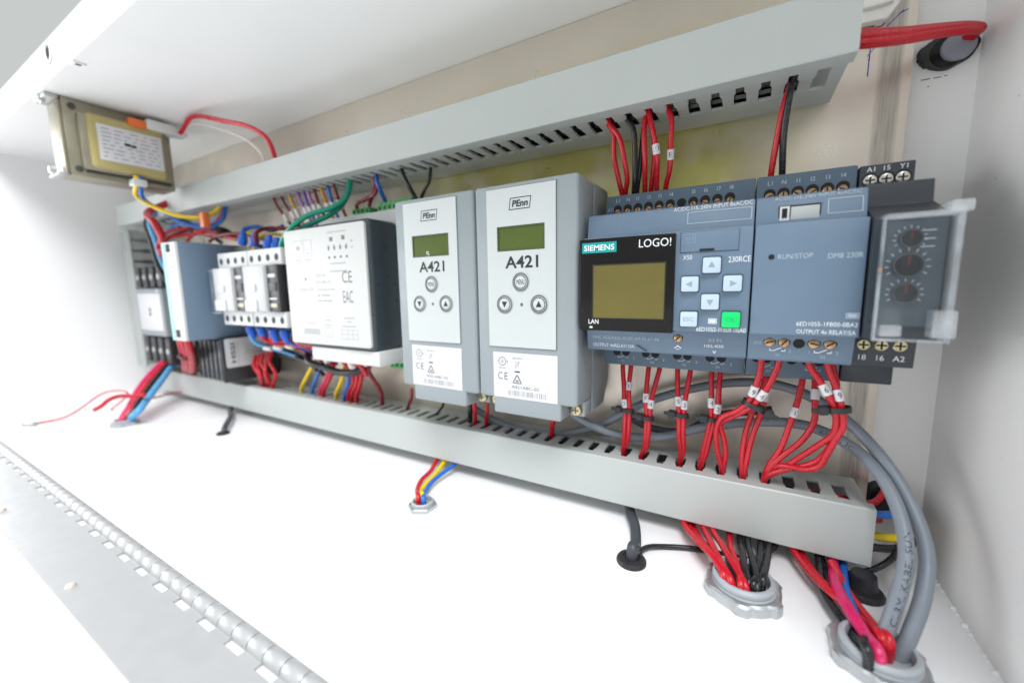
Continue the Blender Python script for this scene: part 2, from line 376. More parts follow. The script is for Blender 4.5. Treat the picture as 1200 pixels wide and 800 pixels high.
def wrap_text(s, path, L0, r, h, m, parent, name='lettering', theta=0.0, along=True, w=None, flip=False):
    """print wrapped round a wire: along = reads along its length"""
    vs, fs, gw, gh = glyphs(s, 0.0, 0.0); sy = h/gh; sx = (w/gw) if w else sy; bm = new(); bv = []
    for x, y in vs:
        x *= sx; y *= sy
        if flip: x, y = -x, -y
        if along: l, a = x, -y
        else: l, a = -y, -x
        c, t, n, b = path.at(L0+l*S); th = theta+a/r
        bv.append(bm.verts.new(c+(n*math.cos(th)+b*math.sin(th))*(r+0.05)*S))
    for f in fs:
        try: bm.faces.new([bv[i] for i in f])
        except ValueError: pass
    return finish(name, bm, m, parent, 0)
def wire(name, m, r, pts, label, cat='wire', group=None, pre=None, post=None, markers=(), seg=10, step=6, jitter=0.0):
    pts = [tuple(p) for p in pts]
    if jitter: pts = [pts[0]]+[(p[0]+random.uniform(-jitter, jitter), p[1]+random.uniform(-jitter, jitter), p[2]) for p in pts[1:-1]]+[pts[-1]]
    if pre: pts = [tuple(a+b for a, b in zip(pts[0], pre))]+pts
    if post: pts = pts+[tuple(a+b for a, b in zip(pts[-1], post))]
    path = Path(pts, step); bm = new(); tube_mesh(bm, path, r, seg)
    o = finish(name, bm, m, None, 50); tag(o, label, cat, group); o['_path'] = 0
    for p, ch in markers:
        L0 = path.near(p); q = []
        for k in range(5):
            c, t, n, b = path.at(L0+(k-2)*1.15*S); q.append((c.x/S, -c.y/S, c.z/S))
        sub = Path(q, 2); b2 = new(); tube_mesh(b2, sub, r+0.42, 12)
        sl = finish('marker_sleeve', b2, 'sticker', o, 50)
        if ch: wrap_text(ch, sub, sub.l[-1]*0.5, r+0.42, 2.1, 'print_black', sl, along=False)
    return o, path
def tie(c, axis, rx, ry, head, label, w=2.2):
    """nylon cable tie: a band round a bundle, a ratchet head and a cut tail; rx,ry half-sizes across (x, d)"""
    ax = Vector((axis[0], -axis[1], axis[2])).normalized(); O = P(c)
    u = Vector((1, 0, 0)); u = (u-ax*u.dot(ax)).normalized(); v = ax.cross(u)
    if v.y > 0: v = -v
    root = thing('cable_tie', label, 'cable tie', c)
    bm = new(); n = 24; R = []
    for k in range(n):
        a = 2*math.pi*k/n; q = []
        for rr in (0, 0.9):
            for hh in (-w/2, w/2): q.append(bm.verts.new(O+u*math.cos(a)*(rx+rr)*S+v*math.sin(a)*(ry+rr)*S+ax*hh*S))
        R.append(q)
    for k in range(n):
        a, b = R[k], R[(k+1) % n]
        for i, j in ((0, 1), (1, 3), (3, 2), (2, 0)): bm.faces.new([a[i], a[j], b[j], b[i]])
    finish('band', bm, 'black_plastic', root, 30)
    hx = math.copysign(rx+1.6, head)
    bm = new(); C = O+u*hx*S+v*0.5*ry*S
    def ob(bm, C, A, hu, hv, ha, bev):
        vs = [bm.verts.new(C+A[0]*i*hu*S+A[1]*j*hv*S+A[2]*k*ha*S) for i in (-1, 1) for j in (-1, 1) for k in (-1, 1)]
        fs = [bm.faces.new([vs[i] for i in f]) for f in [(0,1,3,2),(4,6,7,5),(0,4,5,1),(2,3,7,6),(0,2,6,4),(1,5,7,3)]]
        bmesh.ops.bevel(bm, geom=list({e for f in fs for e in f.edges}), offset=bev*S, segments=2, affect='EDGES')
    ob(bm, C, (u, v, ax), 1.9, 2.1, 1.8, 0.5); finish('ratchet_head', bm, 'black_plastic', root, 30)
    bm = new(); ob(bm, C+u*math.copysign(2.4, head)*S+v*0.6*S, (u, v, ax), 1.6, 0.5, 1.0, 0.2); finish('tail', bm, 'black_plastic', root, 30)
    return root
# ------------------------------------------------------------------ the cabinet (setting)
FZ, CZ, RW, LW, BW = -135.0, 157.0, 150.7, -662.0, -8.0
def struct(o): o['kind'] = 'structure'; return o
o = struct(box('floor', 'white_paint', None, LW-2, RW+2, BW-2, 172, FZ-2, FZ)); o['label'] = 'white painted cabinet floor with cable entries'
bm = new(); a_prism(bm, [(BW-2, CZ), (141.2, CZ), (142.0, CZ+0.3), (142.3, CZ+1.1), (142.3, CZ+24), (140.3, CZ+24), (140.3, CZ+2), (BW-2, CZ+2)], LW-2, RW+2, 'x')
o = struct(finish('ceiling', bm, 'white_paint', None, 20)); o['label'] = 'white painted underside of the cabinet top'
o = struct(box('wall_back', 'wall_paint', None, LW, RW, BW-2, BW, FZ+0.01, CZ-0.01)); o['label'] = 'white painted back wall of the cabinet'
o = struct(box('wall_left', 'white_paint', None, LW-2, LW, BW, 172, FZ+0.01, CZ-0.01)); o['label'] = 'white painted left side wall of the cabinet'
o = struct(box('wall_right', 'wall_paint', None, RW, RW+2, BW, 172, FZ+0.01, CZ-0.01)); o['label'] = 'white painted right side wall of the cabinet'
# beads of paint and sealant along the right-hand floor corner, specks on the right wall
bm = new()
for k in range(26):
    d = 6+k*4.6+random.uniform(-1.5, 1.5); r = random.uniform(0.5, 1.3)
    a_lathe(bm, (RW-0.6, d, FZ-0.1), (0, 0, 1), [(r*1.2, 0), (r, r*0.5), (r*0.5, r*0.8), (0.02, r*0.9)], 8)
o = finish('sealant_bead', bm, 'white_paint', None, 60); o['kind'] = 'stuff'; o['label'] = 'rough white sealant crumbs along the floor corner'
bm = new()
for k in range(34):
    d = random.uniform(10, 150); z = random.uniform(-90, 90); r = random.choice((0.12, 0.16, 0.2, 0.32))
    a_lathe(bm, (RW+0.02, d, z), (-1, 0, 0), [(r, 0), (r*0.8, 0.08)], 7)
o = finish('specks', bm, 'print_grey', None, 60); o['kind'] = 'stuff'; o['label'] = 'tiny dark specks of dirt on the right wall'
# keyhole and clip at the front lip of the ceiling
t = thing('lip_hole', 'round hole with a pressed rim in the cabinet top flange', 'hole', (-376.3, 142.3, 165))
lathe('rim', 'white_paint', t, (-376.3, 142.3, 172), (0, 1, 0), [(7.2, 0), (7.0, 0.8), (6.2, 1.1), (5.6, 0.7), (5.4, 0)], 24)
lathe('bore', 'hole_black', t, (-378.5, 142.32, 172.4), (0, 1, 0), [(3.6, 0), (3.6, 0.2), (0.1, 0.2)], 20)
lathe('painted_rim_shadow', 'print_grey', t, (-376.3, 142.3, 172), (0, 1, 0), [(7.6, 0), (7.6, 0.12)], 24)  # grey disc laid in as painted shade round the pressed rim
t = thing('wire_clip', 'small white triangular clip stuck on the ceiling edge', 'clip', (-341, 138, CZ))
prism('clip_body', 'white_paint', t, [(-345, 141), (-336, 141), (-336, 134)], CZ-1.2, CZ, 'z', 0.3)
box('clip_slot', 'print_grey', t, -339.5, -337, 136.6, 139.4, CZ-1.5, CZ-1.1)
# door hinged at the bottom, laid open, and its piano hinge
o = box('cabinet_door', 'outer_paint', None, LW-30, RW+20, 173, 640, FZ-4.5, FZ-2.2, 0.4); tag(o, 'white cabinet door lying open beyond the long hinge', 'door')
t = thing('piano_hinge', 'long bright piano hinge joining floor and open door', 'hinge', (-240, 181, FZ))
HX0 = -660.0; PER = 21.6; NK = 37
bm = new(); a_box(bm, HX0, HX0+PER*NK, 187.4, 211, FZ-2.1, FZ-0.9)
for k in range(NK): a_box(bm, HX0+PER*k+PER*0.5, HX0+PER*(k+1), 183.6, 187.4, FZ-2.1, FZ-0.9)
finish('door_leaf', bm, 'hinge_steel', t)
bm = new(); a_box(bm, HX0, HX0+PER*NK, 168.5, 178.2, FZ+0.05, FZ+0.7)
finish('floor_leaf', bm, 'outer_paint', t)
k0 = None
for k in range(NK*2):
    cx = HX0+PER*0.5*(k+0.5)
    if k0 is None: k0 = finish('knuckle', a_lathe(new(), (cx-PER*0.25+0.22, 181.4, FZ-0.6), (1, 0, 0), [(3.1, 0), (3.3, 0.25), (3.3, PER*0.5-0.69), (3.1, PER*0.5-0.44)], 18), 'hinge_steel', t, 40)
    else: share(k0, t, (cx, 181.4, FZ-0.6))
for x in (-195, -330, -60):
    lathe('rivet', 'copper', t, (x, 206.3, FZ-0.9), (0, 0, 1), [(2.0, 0), (2.0, 0.6), (1.5, 1.3), (0.6, 1.5)], 14)

# ------------------------------------------------------------------ mounting panel, rail, wiring ducts
t = thing('mounting_panel', 'galvanised mounting panel with yellow stains behind the devices', 'mounting panel', (-255, 0, -131))
box('plate', 'galvanised', t, -642, 127.8, -2, 0, -131, 156.6, 0.3)
flat('pen_mark', 'blue_pen', t, [[(-0.25, -6.3), (0.2, -6.3), (0.3, 6.3), (-0.05, 6.3)], [(-0.9, 2.4), (-0.6, 2.2), (1.6, 5.2), (1.4, 5.4)], [(-0.2, 0.5), (0.5, 1.5), (0.2, 1.7), (-0.5, 0.8)]], (112.8, 0, 96.3))
flat('pen_mark', 'blue_pen', t, [[(-3.4, -3.4), (-3.1, -3.6), (2.1, 1.5), (1.8, 1.8)], [(0.4, 0.3), (3.6, 1.4), (3.5, 1.8), (0.4, 0.7)]], (121.0, 0, 112.6))
t = thing('din_rail', 'steel top-hat rail behind the row of devices', 'rail', (-250, 0, 0))
prism('rail_profile', 'zinc', t, [(0.05, -12.5), (1.1, -12.5), (1.1, -13.6), (6.4, -13.6), (6.4, -17.5), (7.5, -17.5), (7.5, -12.5), (2.2, -12.5), (2.2, 12.5), (7.5, 12.5), (7.5, 17.5), (6.4, 17.5), (6.4, 13.6), (1.1, 13.6), (1.1, 12.5), (0.05, 12.5)], -560, 126, 'x')

def slot_finger(pitch, b0, b1, b2, ww, nw):
    """outline of one finger between two slots, in (along, depth): slot window ww wide b0..b1, neck nw wide b1..b2"""
    h = pitch/2; a = h-ww/2; n = h-nw/2; r = 0.9
    return [(-a, b0-0.02), (a, b0-0.02), (a, b0+0.3), (a, b1-r), (a+0.4, b1-0.2), (n-0.3, b1+0.2), (n, b1+0.6), (n, b2), (-n, b2), (-n, b1+0.6), (-n+0.3, b1+0.2), (-a-0.4, b1-0.2), (-a, b1-r), (-a, b0+0.3)]
def duct(label, x0, x1, zf, zs, d_front, z_lo, z_hi, first, pitch, b0, b1, b2, face_z):
    """horizontal slotted duct; face_z = z of the slotted wall one sees, sgn = which way it faces"""
    t = thing('wiring_duct', label, 'wiring duct', ((x0+x1)/2, 0, z_lo), 'grey slotted wiring ducts')
    sgn = 1 if face_z > (z_lo+z_hi)/2 else -1
    w0, w1 = sorted((face_z, face_z-sgn*1.3))
    far = z_lo+1.5 if sgn > 0 else z_hi-1.5
    f0, f1 = sorted((far, far+sgn*1.3))
    box('back', 'duct_grey', t, x0, x1, 0.05, 1.4, z_lo+1.5, z_hi-1.5)
    box('far_wall', 'duct_grey', t, x0, x1, 1.4, d_front-1.5, f0, f1)
    box('wall_strip', 'duct_grey', t, x0, x1, 1.4, b0, w0, w1)
    # cover: front with two return lips
    prism('cover', 'duct_grey', t, [(d_front, z_lo+0.6), (d_front, z_hi-0.6), (d_front-0.6, z_hi), (b2-0.6, z_hi), (b2-0.6, z_hi-1.25), (d_front-1.4, z_hi-1.25), (d_front-1.4, z_lo+1.25), (b2-0.6, z_lo+1.25), (b2-0.6, z_lo), (d_front-0.6, z_lo)], x0+0.3 if sgn > 0 else x0, x1+(1.2 if sgn > 0 else 1.0), 'x')
    xs = []; x = first+pitch/2
    while x - pitch > x0: x -= pitch; xs.append(x)
    src = None
    poly = slot_finger(pitch, b0, b1, b2, 5.2, 3.4)
    for cx in xs:
        if cx-pitch/2 < x0 or cx+pitch/2 > x1: continue
        if src is None: src = finish('finger', a_prism(new(), [(cx+a, b) for a, b in poly], w0, w1, 'z', 0.35, 1), 'duct_grey', t, edge=('duct_edge', 2)); c0 = Vector(src['_c']); cx0 = cx
        else: share(src, t, c0+Vector(((cx-cx0)*S, 0, 0)))
    return t, w0, w1
# slot centres: upper 92.0, lower 113.4
T_up, _, _ = duct('upper grey slotted wiring duct under the ceiling', -605, 99.6, 0, 0, 51.2, 80.9, 104.6, 92.0+9.65, 9.65, 19.6, 33.0, 42.5, 82.0)
box('end_stub', 'duct_grey', T_up, 94.65, 99.6, 19.6, 42.0, 82.0, 83.3)
T_lo, _, _ = duct('lower grey slotted wiring duct above the white floor', -600, 121.9, 0, 0, 35.8, -125.4, -98.6, 113.4+10.0, 10.0, 11.6, 24.0, 30.5, -99.9)
box('end_stub', 'duct_grey', T_lo, 116.05, 121.9, 11.6, 30.0, -101.2, -99.9)
# upright duct at the far left
t = thing('wiring_duct', 'short upright slotted duct at the far left end', 'wiring duct', (-627, 0, -98), 'grey slotted wiring ducts')
box('cover', 'duct_grey', t, -640, -613, 37, 39, -98, 79.6, 0.5)
box('back', 'duct_grey', t, -639, -614, 0.05, 1.4, -98, 79.6)
box('far_wall', 'duct_grey', t, -639, -637.7, 1.4, 37, -98, 79.6)
box('wall_strip', 'duct_grey', t, -615.3, -614, 1.4, 9, -98, 79.6)
src = None; z = 74.0
while z > -95:
    if src is None: src = finish('finger', a_prism(new(), [(9, z-4.2), (26, z-4.2), (28, z-5.4), (37, z-5.4), (37, z+5.4), (28, z+5.4), (26, z+4.2), (9, z+4.2)], -615.3, -614, 'x'), 'duct_grey', t); c0 = Vector(src['_c']); z0 = z
    else: share(src, t, c0+Vector((0, 0, (z-z0)*S)))
    z -= 13.5
def duct_fill(label, x0, x1, dr, zr, n, m):
    bm = new(); rnd = random.Random(n)
    for k in range(n):
        d, z = rnd.uniform(*dr), rnd.uniform(*zr); pts = []; x = x0
        while x < x1: pts.append((x, min(dr[1], max(dr[0], d+rnd.uniform(-2, 2))), min(zr[1], max(zr[0], z+rnd.uniform(-1.5, 1.5))))); x += 60
        pts.append((x1, d, z)); tube_mesh(bm, Path(pts, 3), 1.6, 6)
    o = finish('duct_wires', bm, m, None, 50); o['kind'] = 'stuff'; o['label'] = label
duct_fill('mass of black wires lying inside the upper duct', -590, 90, (8, 44), (86, 100), 26, 'w_black')
duct_fill('mass of black wires lying inside the lower duct', -585, 108, (6, 30), (-121, -104), 22, 'w_black')
# ------------------------------------------------------------------ logic controller
BG = 'blue_grey'; BL = 'blue_grey_shaded'
def screw_slot(parent, x, d, z, r=1.75, m='brass', ang=0.5, hole=True, slot=True, drop=0.25, hr=1.22):
    if hole: lathe('terminal_hole', 'hole_black', parent, (x, d, z+drop*0.2), (0, 1, 0), [(r*hr, 0), (r*hr, 0.12)], 18)
    s = lathe('terminal_screw', m, parent, (x, d+0.1, z-drop), (0, 1, 0), [(r, 0), (r, 0.25), (r*0.85, 0.45)], 18)
    if slot:
        c, q = math.cos(ang), math.sin(ang); L, W = r*0.85, r*0.17
        flat('screw_slot', 'hole_black', s, [[(-L*c+W*q, -L*q-W*c), (L*c+W*q, L*q-W*c), (L*c-W*q, L*q+W*c), (-L*c-W*q, -L*q+W*c)]], (x, d+0.56, z-drop))
    return s
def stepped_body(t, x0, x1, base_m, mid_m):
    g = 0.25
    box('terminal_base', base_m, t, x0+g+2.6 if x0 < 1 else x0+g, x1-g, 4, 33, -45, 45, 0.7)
    prism('housing', mid_m, t, [(33.05, -34.2), (51.5, -34.4), (52.6, -33.4), (54.6, -22.6), (54.6, 21.0), (52.6, 31.8), (51.5, 32.7), (33.05, 32.6)], x0+g, x1-g, 'x', 0.35)
def front_cap(t, x0, x1, m=BG): return box('front_cap', m, t, x0+0.3, x1-0.3, 54.65, 60.1, -22.5, 20.9, 0.6)
logo = thing('logic_controller', 'blue-grey logic controller with black-framed olive screen and arrow keys', 'controller', (36, 0, -45))
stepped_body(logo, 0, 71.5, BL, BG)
cap = front_cap(logo, 0, 71.5)
bez = box('display_bezel', 'black_gloss', logo, -0.9, 42.4, 54.7, 62.4, -23.3, 20.2, 0.5)
scr = box('screen', 'lcd_olive', bez, 6.0, 38.6, 62.0, 62.45, -17.1, 7.8)
ring_frame('screen_gasket', 'hole_black', bez, 5.5, 39.1, -17.6, 8.3, 0.5, 62.38, 62.7)
b = flat('brand_plate', 'teal', bez, [rct(0, 16.6, -2.4, 2.4)], (0.4, 62.4, 16.0)); text('SIEMENS', (8.7, 62.5, 16.0), 2.7, 'print_white', b, w=14.6, bold=0.02)
text('LOGO!', (33.9, 62.4, 16.6), 3.5, 'print_white', bez, w=13.6)
text('LAN', (6.4, 62.4, -18.9), 2.2, 'print_white', bez, w=5.0, bold=0.01)
flat('status_light', 'print_white', bez, [rct(-0.7, 0.7, -0.45, 0.45)], (5.2, 62.4, -21.7))
# keypad
def key(x, z, sym, m='key_grey', mm='key_mark'):
    k = prism('key', m, logo, rrect(x-3.35, x+3.35, z-3.2, z+3.2, 0.7), 60.2, 62.0, 'd', 0.35)
    prism('key_surround', 'key_edge', k, rrect(x-3.75, x+3.75, z-3.65, z+3.75, 0.8), 60.12, 60.45, 'd')
    if len(sym) > 2: text(sym, (x, 62.0, z), 1.7, mm, k, w=4.2)
    elif len(sym) == 2: text(sym, (x, 62.0, z), 1.9, mm, k, w=3.2)
    else:
        a = {'u': 90, 'l': 180, 'r': 0, 'd': 270}[sym]
        tri = [(1.7*math.cos(math.radians(a+q))*(1 if q == 0 else 0.95), 1.7*math.sin(math.radians(a+q))*(1 if q == 0 else 0.95)) for q in (0, 125, 235)]
        flat('arrow_mark', mm, k, [tri], (x, 62.0, z))
key(56.8, 5.9, 'u'); key(48.7, -1.8, 'l'); key(64.8, -1.8, 'r'); key(56.8, -9.4, 'd'); key(48.8, -16.9, 'ESC'); key(64.9, -16.8, 'OK', 'key_green', 'key_green_mark')
sd = prism('card_flap', BG, logo, rrect(44.3, 66.2, 11.8, 20.2, 0.4), 60.12, 60.5, 'd', 0.12)
ring_frame('flap_gap', 'key_edge', sd, 44.1, 66.4, 11.6, 20.4, 0.22, 60.1, 60.3)
box('finger_slot', 'hole_black', sd, 51.8, 57.4, 60.2, 60.65, 11.9, 12.9)
flat('card_mark', 'key_mark', sd, outline(0, 5.2, 0, 3.6, 0.18)+[rct(0.9, 3.4, 1.2, 1.4), rct(0.9, 3.4, 2.1, 2.3), rct(4.0, 4.2, 0.8, 2.8)], (45.0, 60.5, 15.6))
text('X50', (47.2, 60.1, 9.6), 1.9, 'print_white', cap, w=3.6)
text('230RCE', (66.8, 60.1, 8.0), 2.3, 'print_white', cap, w=8.0)
flat('print_block', 'print_white', cap, outline(-1.6, 1.6, -1.1, 1.1, 0.3)+[rct(-1.1, 1.1, -0.6, 0.6)], (58.0, 60.1, -17.6))
text('6ED1052-1FB08-0BA0', (61.2, 60.1, -21.2), 1.8, 'print_white', cap, w=18.6)
text('AC/DC 115..240V INPUT 8xAC/DC', (55.2, 53.0, 31.2), 1.6, 'print_white', logo, w=30.5, face=(Vector((1, 0, 0)), Vector((0, -0.17, 0.985)), Vector((0, -0.985, 0.17))), lift=0.1)
SL = (Vector((1, 0, 0)), Vector((0, -0.182, 0.983)).normalized()*-1, Vector((0, -0.983, -0.182)))
SU = (Vector((1, 0, 0)), Vector((0, 0.182, 0.983)), Vector((0, -0.983, 0.182)))
AX['slope_up'] = SU; AX['slope_low'] = (Vector((1, 0, 0)), Vector((0, -0.106, 0.994)), Vector((0, -0.994, -0.106)))
flat('label_frame', 'print_pale', logo, outline(45.8-58.1, 70.3-58.1, -2.6, 2.6, 0.3), (58.1, 53.55, 26.9), 'slope_up', 0.12)
for x, s in zip((9.4, 14.7, 19.5, 25.2, 30.4, 35.8, 45.8, 51.2, 56.6, 61.8), ('L1', 'N', 'I1', 'I2', 'I3', 'I4', 'I5', 'I6', 'I7', 'I8')): text(s, (x, 33, 42.3), 1.7, 'print_pale', logo)
text('X11', (5.4, 33, 38.0), 1.4, 'print_pale', logo)
for i in range(11):
    x = 9.3+i*5.2; screw_slot(logo, x, 33, 37.6, 1.35, 'brass', 0.3+i*0.7, drop=1.1, hr=1.6) if i != 6 else lathe('terminal_hole', 'hole_black', logo, (x, 33, 37.8), (0, 1, 0), [(2.1, 0), (2.1, 0.12)], 18)
text('MAC ADDRESS 00-0C-A9-92-61-9B', (19.6, 54.0, -27.4), 1.5, 'print_pale', logo, w=32.0, face='slope_low', lift=0.15)
text('OUTPUT 4xRELAY/10A', (13.9, 53.5, -31.3), 1.7, 'print_white', logo, w=20.6, face='slope_low', lift=0.15)
flat('scratch', 'print_black', logo, [[(-2.6, 1.3), (-2.2, 1.6), (2.6, -1.4), (2.3, -1.8)]], (27.6, 53.3, -32.0), 'slope_low', 0.15)
screw_slot(logo, 43.9, 54.0, -26.0, 1.7, 'brass', 0.9)
flat('earth_mark', 'print_white', logo, [[(-1.8, -0.4), (0, 1.2), (1.8, -0.4), (1.2, -0.4), (0, 0.5), (-1.2, -0.4)], rct(-0.8, 0.8, -0.9, -0.6)], (43.9, 53.4, -30.7), 'slope_low', 0.15)
text('X3 P1', (58.9, 54.0, -26.6), 1.5, 'print_pale', logo, w=5.2, face='slope_low', lift=0.15)
text('100,400', (58.7, 53.6, -29.3), 1.6, 'print_white', logo, w=7.6, face='slope_low', lift=0.15)
flat('arrow_mark', 'print_white', logo, [[(-0.8, 0.7), (0, -0.8), (0.8, 0.7), (0.4, 0.7), (0, -0.1), (-0.4, 0.7)]], (59.0, 53.2, -32.0), 'slope_low', 0.15)
def relay_mark(parent, x, d, z, n, face='front', m='print_white', lift=0.06):
    flat('contact_mark', m, parent, [rct(-2.6, -1.2, -0.5, -0.15), rct(-2.9, -2.6, -0.5, 0.5), [(-1.3, -0.5), (1.3, 0.9), (1.1, 1.2), (-1.5, -0.2)], rct(1.2, 2.6, -0.5, -0.15), rct(2.4, 2.7, -0.5, 0.5)], (x, d, z), face, lift)
    text(n, (x, d, z-2.0), 1.2, 'print_pale', parent, face=face, lift=lift)
for i, (a, b2) in enumerate(((10.3, 15.2), (25.6, 30.5), (41.2, 46.1), (56.3, 61.4))):
    for x in (a, b2): lathe('terminal_hole', 'hole_black', logo, (x, 33, -37.9), (0, 1, 0), [(2.0, 0), (2.0, 0.12)], 18)
    relay_mark(logo, (a+b2)/2+1.0, 33, -40.4, 'Q%d' % (i+1), m='print_pale'); text('2', (b2+4.2, 33, -40.6), 1.3, 'print_pale', logo)

# ------------------------------------------------------------------ expansion module
dm = thing('expansion_module', 'narrow blue-grey expansion module with blank front beside the keypad', 'controller module', (89, 0, -45))
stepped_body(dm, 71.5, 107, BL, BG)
cap = front_cap(dm, 71.5, 107)
for i in range(6): screw_slot(dm, 76.8+i*5.1, 33, 36.9, 1.6, 'brass', 0.4+i*1.1, drop=0.8, hr=1.42)
for i, s in enumerate(('L1', 'N', 'I1', 'I2', 'I3', 'I4')): text(s, (76.8+i*5.1, 33, 41.6), 1.7, 'print_pale', dm)
text('AC/DC 115..240V INPUT 4xAC/DC', (91.5, 52.9, 31.2), 1.4, 'print_pale', dm, w=27.0, face='slope_up', lift=0.15)
w = box('connector_window', 'hole_black', dm, 79.4, 93.0, 52.6, 54.1, 22.3, 28.2)
box('connector', 'duct_grey', w, 83.4, 92.6, 53.0, 54.3, 22.6, 27.6, 0.2)
ring_frame('pin_frame', 'duct_edge', w, 79.8, 83.0, 22.5, 27.9, 0.7, 53.2, 54.5)
flat('label_frame', 'print_pale', dm, outline(-5.2, 5.2, -2.9, 2.9, 0.28), (100.3, 53.6, 26.6), 'slope_up', 0.12)
lathe('status_light', 'hole_black', dm, (77.7, 60.1, 8.2), (0, 1, 0), [(1.05, 0), (1.05, 0.15)], 16)
text('RUN/STOP', (85.4, 60.1, 8.2), 1.9, 'print_pale', cap, w=11.0); text('DM8 230R', (100.6, 60.1, 7.7), 1.9, 'print_pale', cap, w=10.2)
flat('print_block', 'print_pale', cap, outline(-1.9, 1.9, -1.0, 1.0, 0.3)+[rct(-1.3, 1.3, -0.5, 0.5)], (104.2, 60.1, -14.4))
text('6ED1055-1FB00-0BA2', (96.7, 60.1, -17.8), 1.6, 'print_white', cap, w=18.6); text('OUTPUT 4x RELAY/5A', (96.6, 60.1, -20.8), 1.6, 'print_white', cap, w=18.0)
text('X10', (75.1, 54.1, -26.6), 1.6, 'print_pale', dm, w=2.8, face='slope_low', lift=0.15)
for i, x in enumerate((79.4, 84.4, 94.3, 99.4)): screw_slot(dm, x, 54.0, -26.0, 1.8, 'brass', (0.3, 0.9, -0.2, 0.6)[i])
lathe('terminal_hole', 'hole_black', dm, (89.4, 54.0, -26.3), (0, 1, 0), [(2.0, 0), (2.0, 0.25)], 18)
relay_mark(dm, 82.4, 53.6, -29.4, 'Q1', 'slope_low', lift=0.15); relay_mark(dm, 97.4, 53.6, -29.4, 'Q2', 'slope_low', lift=0.15)
text('2', (86.6, 53.6, -29.6), 1.3, 'print_pale', dm, face='slope_low', lift=0.15); text('1', (93.0, 53.6, -29.6), 1.3, 'print_pale', dm, face='slope_low', lift=0.15); text('2', (101.8, 53.6, -29.6), 1.3, 'print_pale', dm, face='slope_low', lift=0.15)
for x in (76, 80, 84.5, 89.5, 95, 99.5): lathe('terminal_hole', 'hole_black', dm, (x, 33, -36.6), (0, 1, 0), [(2.0, 0), (2.0, 0.12)], 18)
relay_mark(dm, 80.6, 33, -40.4, 'Q3', m='print_pale'); relay_mark(dm, 97.6, 33, -40.4, 'Q4', m='print_pale')

# ------------------------------------------------------------------ timer relay with clear cover
tm = thing('timer_relay', 'dark timer relay with clear hinged cover at the right end', 'relay', (117, 0, -45))
box('terminal_base', 'relay_dark', tm, 107.3, 124.0, 4, 33, -44.6, 44.2, 0.6)
prism('housing', 'relay_dark', tm, [(33.05, -35), (46, -35), (46, -23.5), (64, -22.2), (64, 19.5), (46, 26.0), (46, 34.2), (33.05, 36)], 107.35, 126.2, 'x', 0.4)
for i, s in enumerate(('A1', '15', 'Y1')):
    text(s, (110.7+i*4.9, 33, 42.4), 1.8, 'print_white', tm); sc = screw_slot(tm, 110.7+i*4.9, 33, 38.4, 2.1, 'screw_steel', 0.7, slot=False)
    flat('cross_slot', 'hole_black', sc, [rct(-1.5, 1.5, -0.3, 0.3), rct(-0.3, 0.3, -1.5, -0.31), rct(-0.3, 0.3, 0.31, 1.5)], (110.7+i*4.9, 33.56, 38.15))
for i, s in enumerate(('18', '16', 'A2')):
    x = 111.0+i*5.4; sc = lathe('terminal_screw', 'screw_yellow', tm, (x, 46.0, -26.6), (0, 1, 0), [(2.2, 0), (2.2, 0.3), (1.9, 0.6)], 18)
    flat('cross_slot', 'hole_black', sc, [rct(-1.6, 1.6, -0.32, 0.32), rct(-0.32, 0.32, -1.6, -0.33), rct(-0.32, 0.32, 0.33, 1.6)], (x, 46.62, -26.6))
    text(s, (x, 46.0, -31.6), 2.1, 'print_white', tm)
box('scale_plate', 'scale_grey', tm, 109.2, 125.4, 64.0, 64.2, -17.5, 18.2)
for z, r in ((12.0, 2.9), (3.2, 3.9), (-6.2, 3.3)):
    k = lathe('setting_dial', 'black_plastic', tm, (116.5, 64.0, z), (0, 1, 0), [(r, 0), (r, 1.4), (r*0.9, 1.8)], 24)
    flat('dial_ring', 'print_grey', k, annulus(0, 0, r*0.93, r*1.03), (116.5, 65.82, z))
    flat('dial_pointer', 'pointer_red', k, [rct(-0.35, 0.35, 0, r*0.85)], (116.5, 65.86, z))
    ticks = []
    for q in range(11):
        a = math.radians(210-q*24); c, s_ = math.cos(a), math.sin(a); ticks.append([(r*1.22*c-0.12*s_, r*1.22*s_+0.12*c), (r*1.22*c+0.12*s_, r*1.22*s_-0.12*c), (r*1.5*c+0.12*s_, r*1.5*s_-0.12*c), (r*1.5*c-0.12*s_, r*1.5*s_+0.12*c)])
    flat('dial_scale', 'print_white', tm, ticks, (116.5, 64.2, z))
flat('scale_lines', 'print_white', tm, [rct(2.0+0.6, 6.2, zz-0.15, zz+0.15) for zz in (14.5, 11.8, 9.2)], (116.5, 64.2, 0))
lathe('signal_light', 'orange', tm, (109.6, 64.0, 2.0), (0, 1, 0), [(0.8, 0), (0.7, 0.5)], 12)
cv = box('cover_front', 'clear_plastic', tm, 107.9, 126.3, 70.6, 71.6, -21.9, 18.6, 0.3)
box('cover_side', 'clear_plastic', cv, 125.6, 126.5, 58.0, 70.5, -21.9, 20.4)
box('cover_side', 'clear_plastic', cv, 107.5, 108.2, 58.0, 70.5, -21.9, 18.6)
box('cover_top', 'clear_edge', cv, 108.4, 126.3, 58.0, 70.5, 18.7, 19.9, 0.2)
bm = new(); a_box(bm, 107.7, 108.5, 69.4, 72.0, -22.2, 18.9, 0.3); a_box(bm, 125.0, 126.7, 69.0, 72.0, -22.2, 20.6, 0.4); a_box(bm, 108.55, 124.95, 69.4, 72.0, -22.2, -21.3, 0.3); a_box(bm, 108.55, 124.95, 69.4, 71.9, 17.9, 19.0, 0.3)
finish('cover_rim', bm, 'clear_edge', cv)
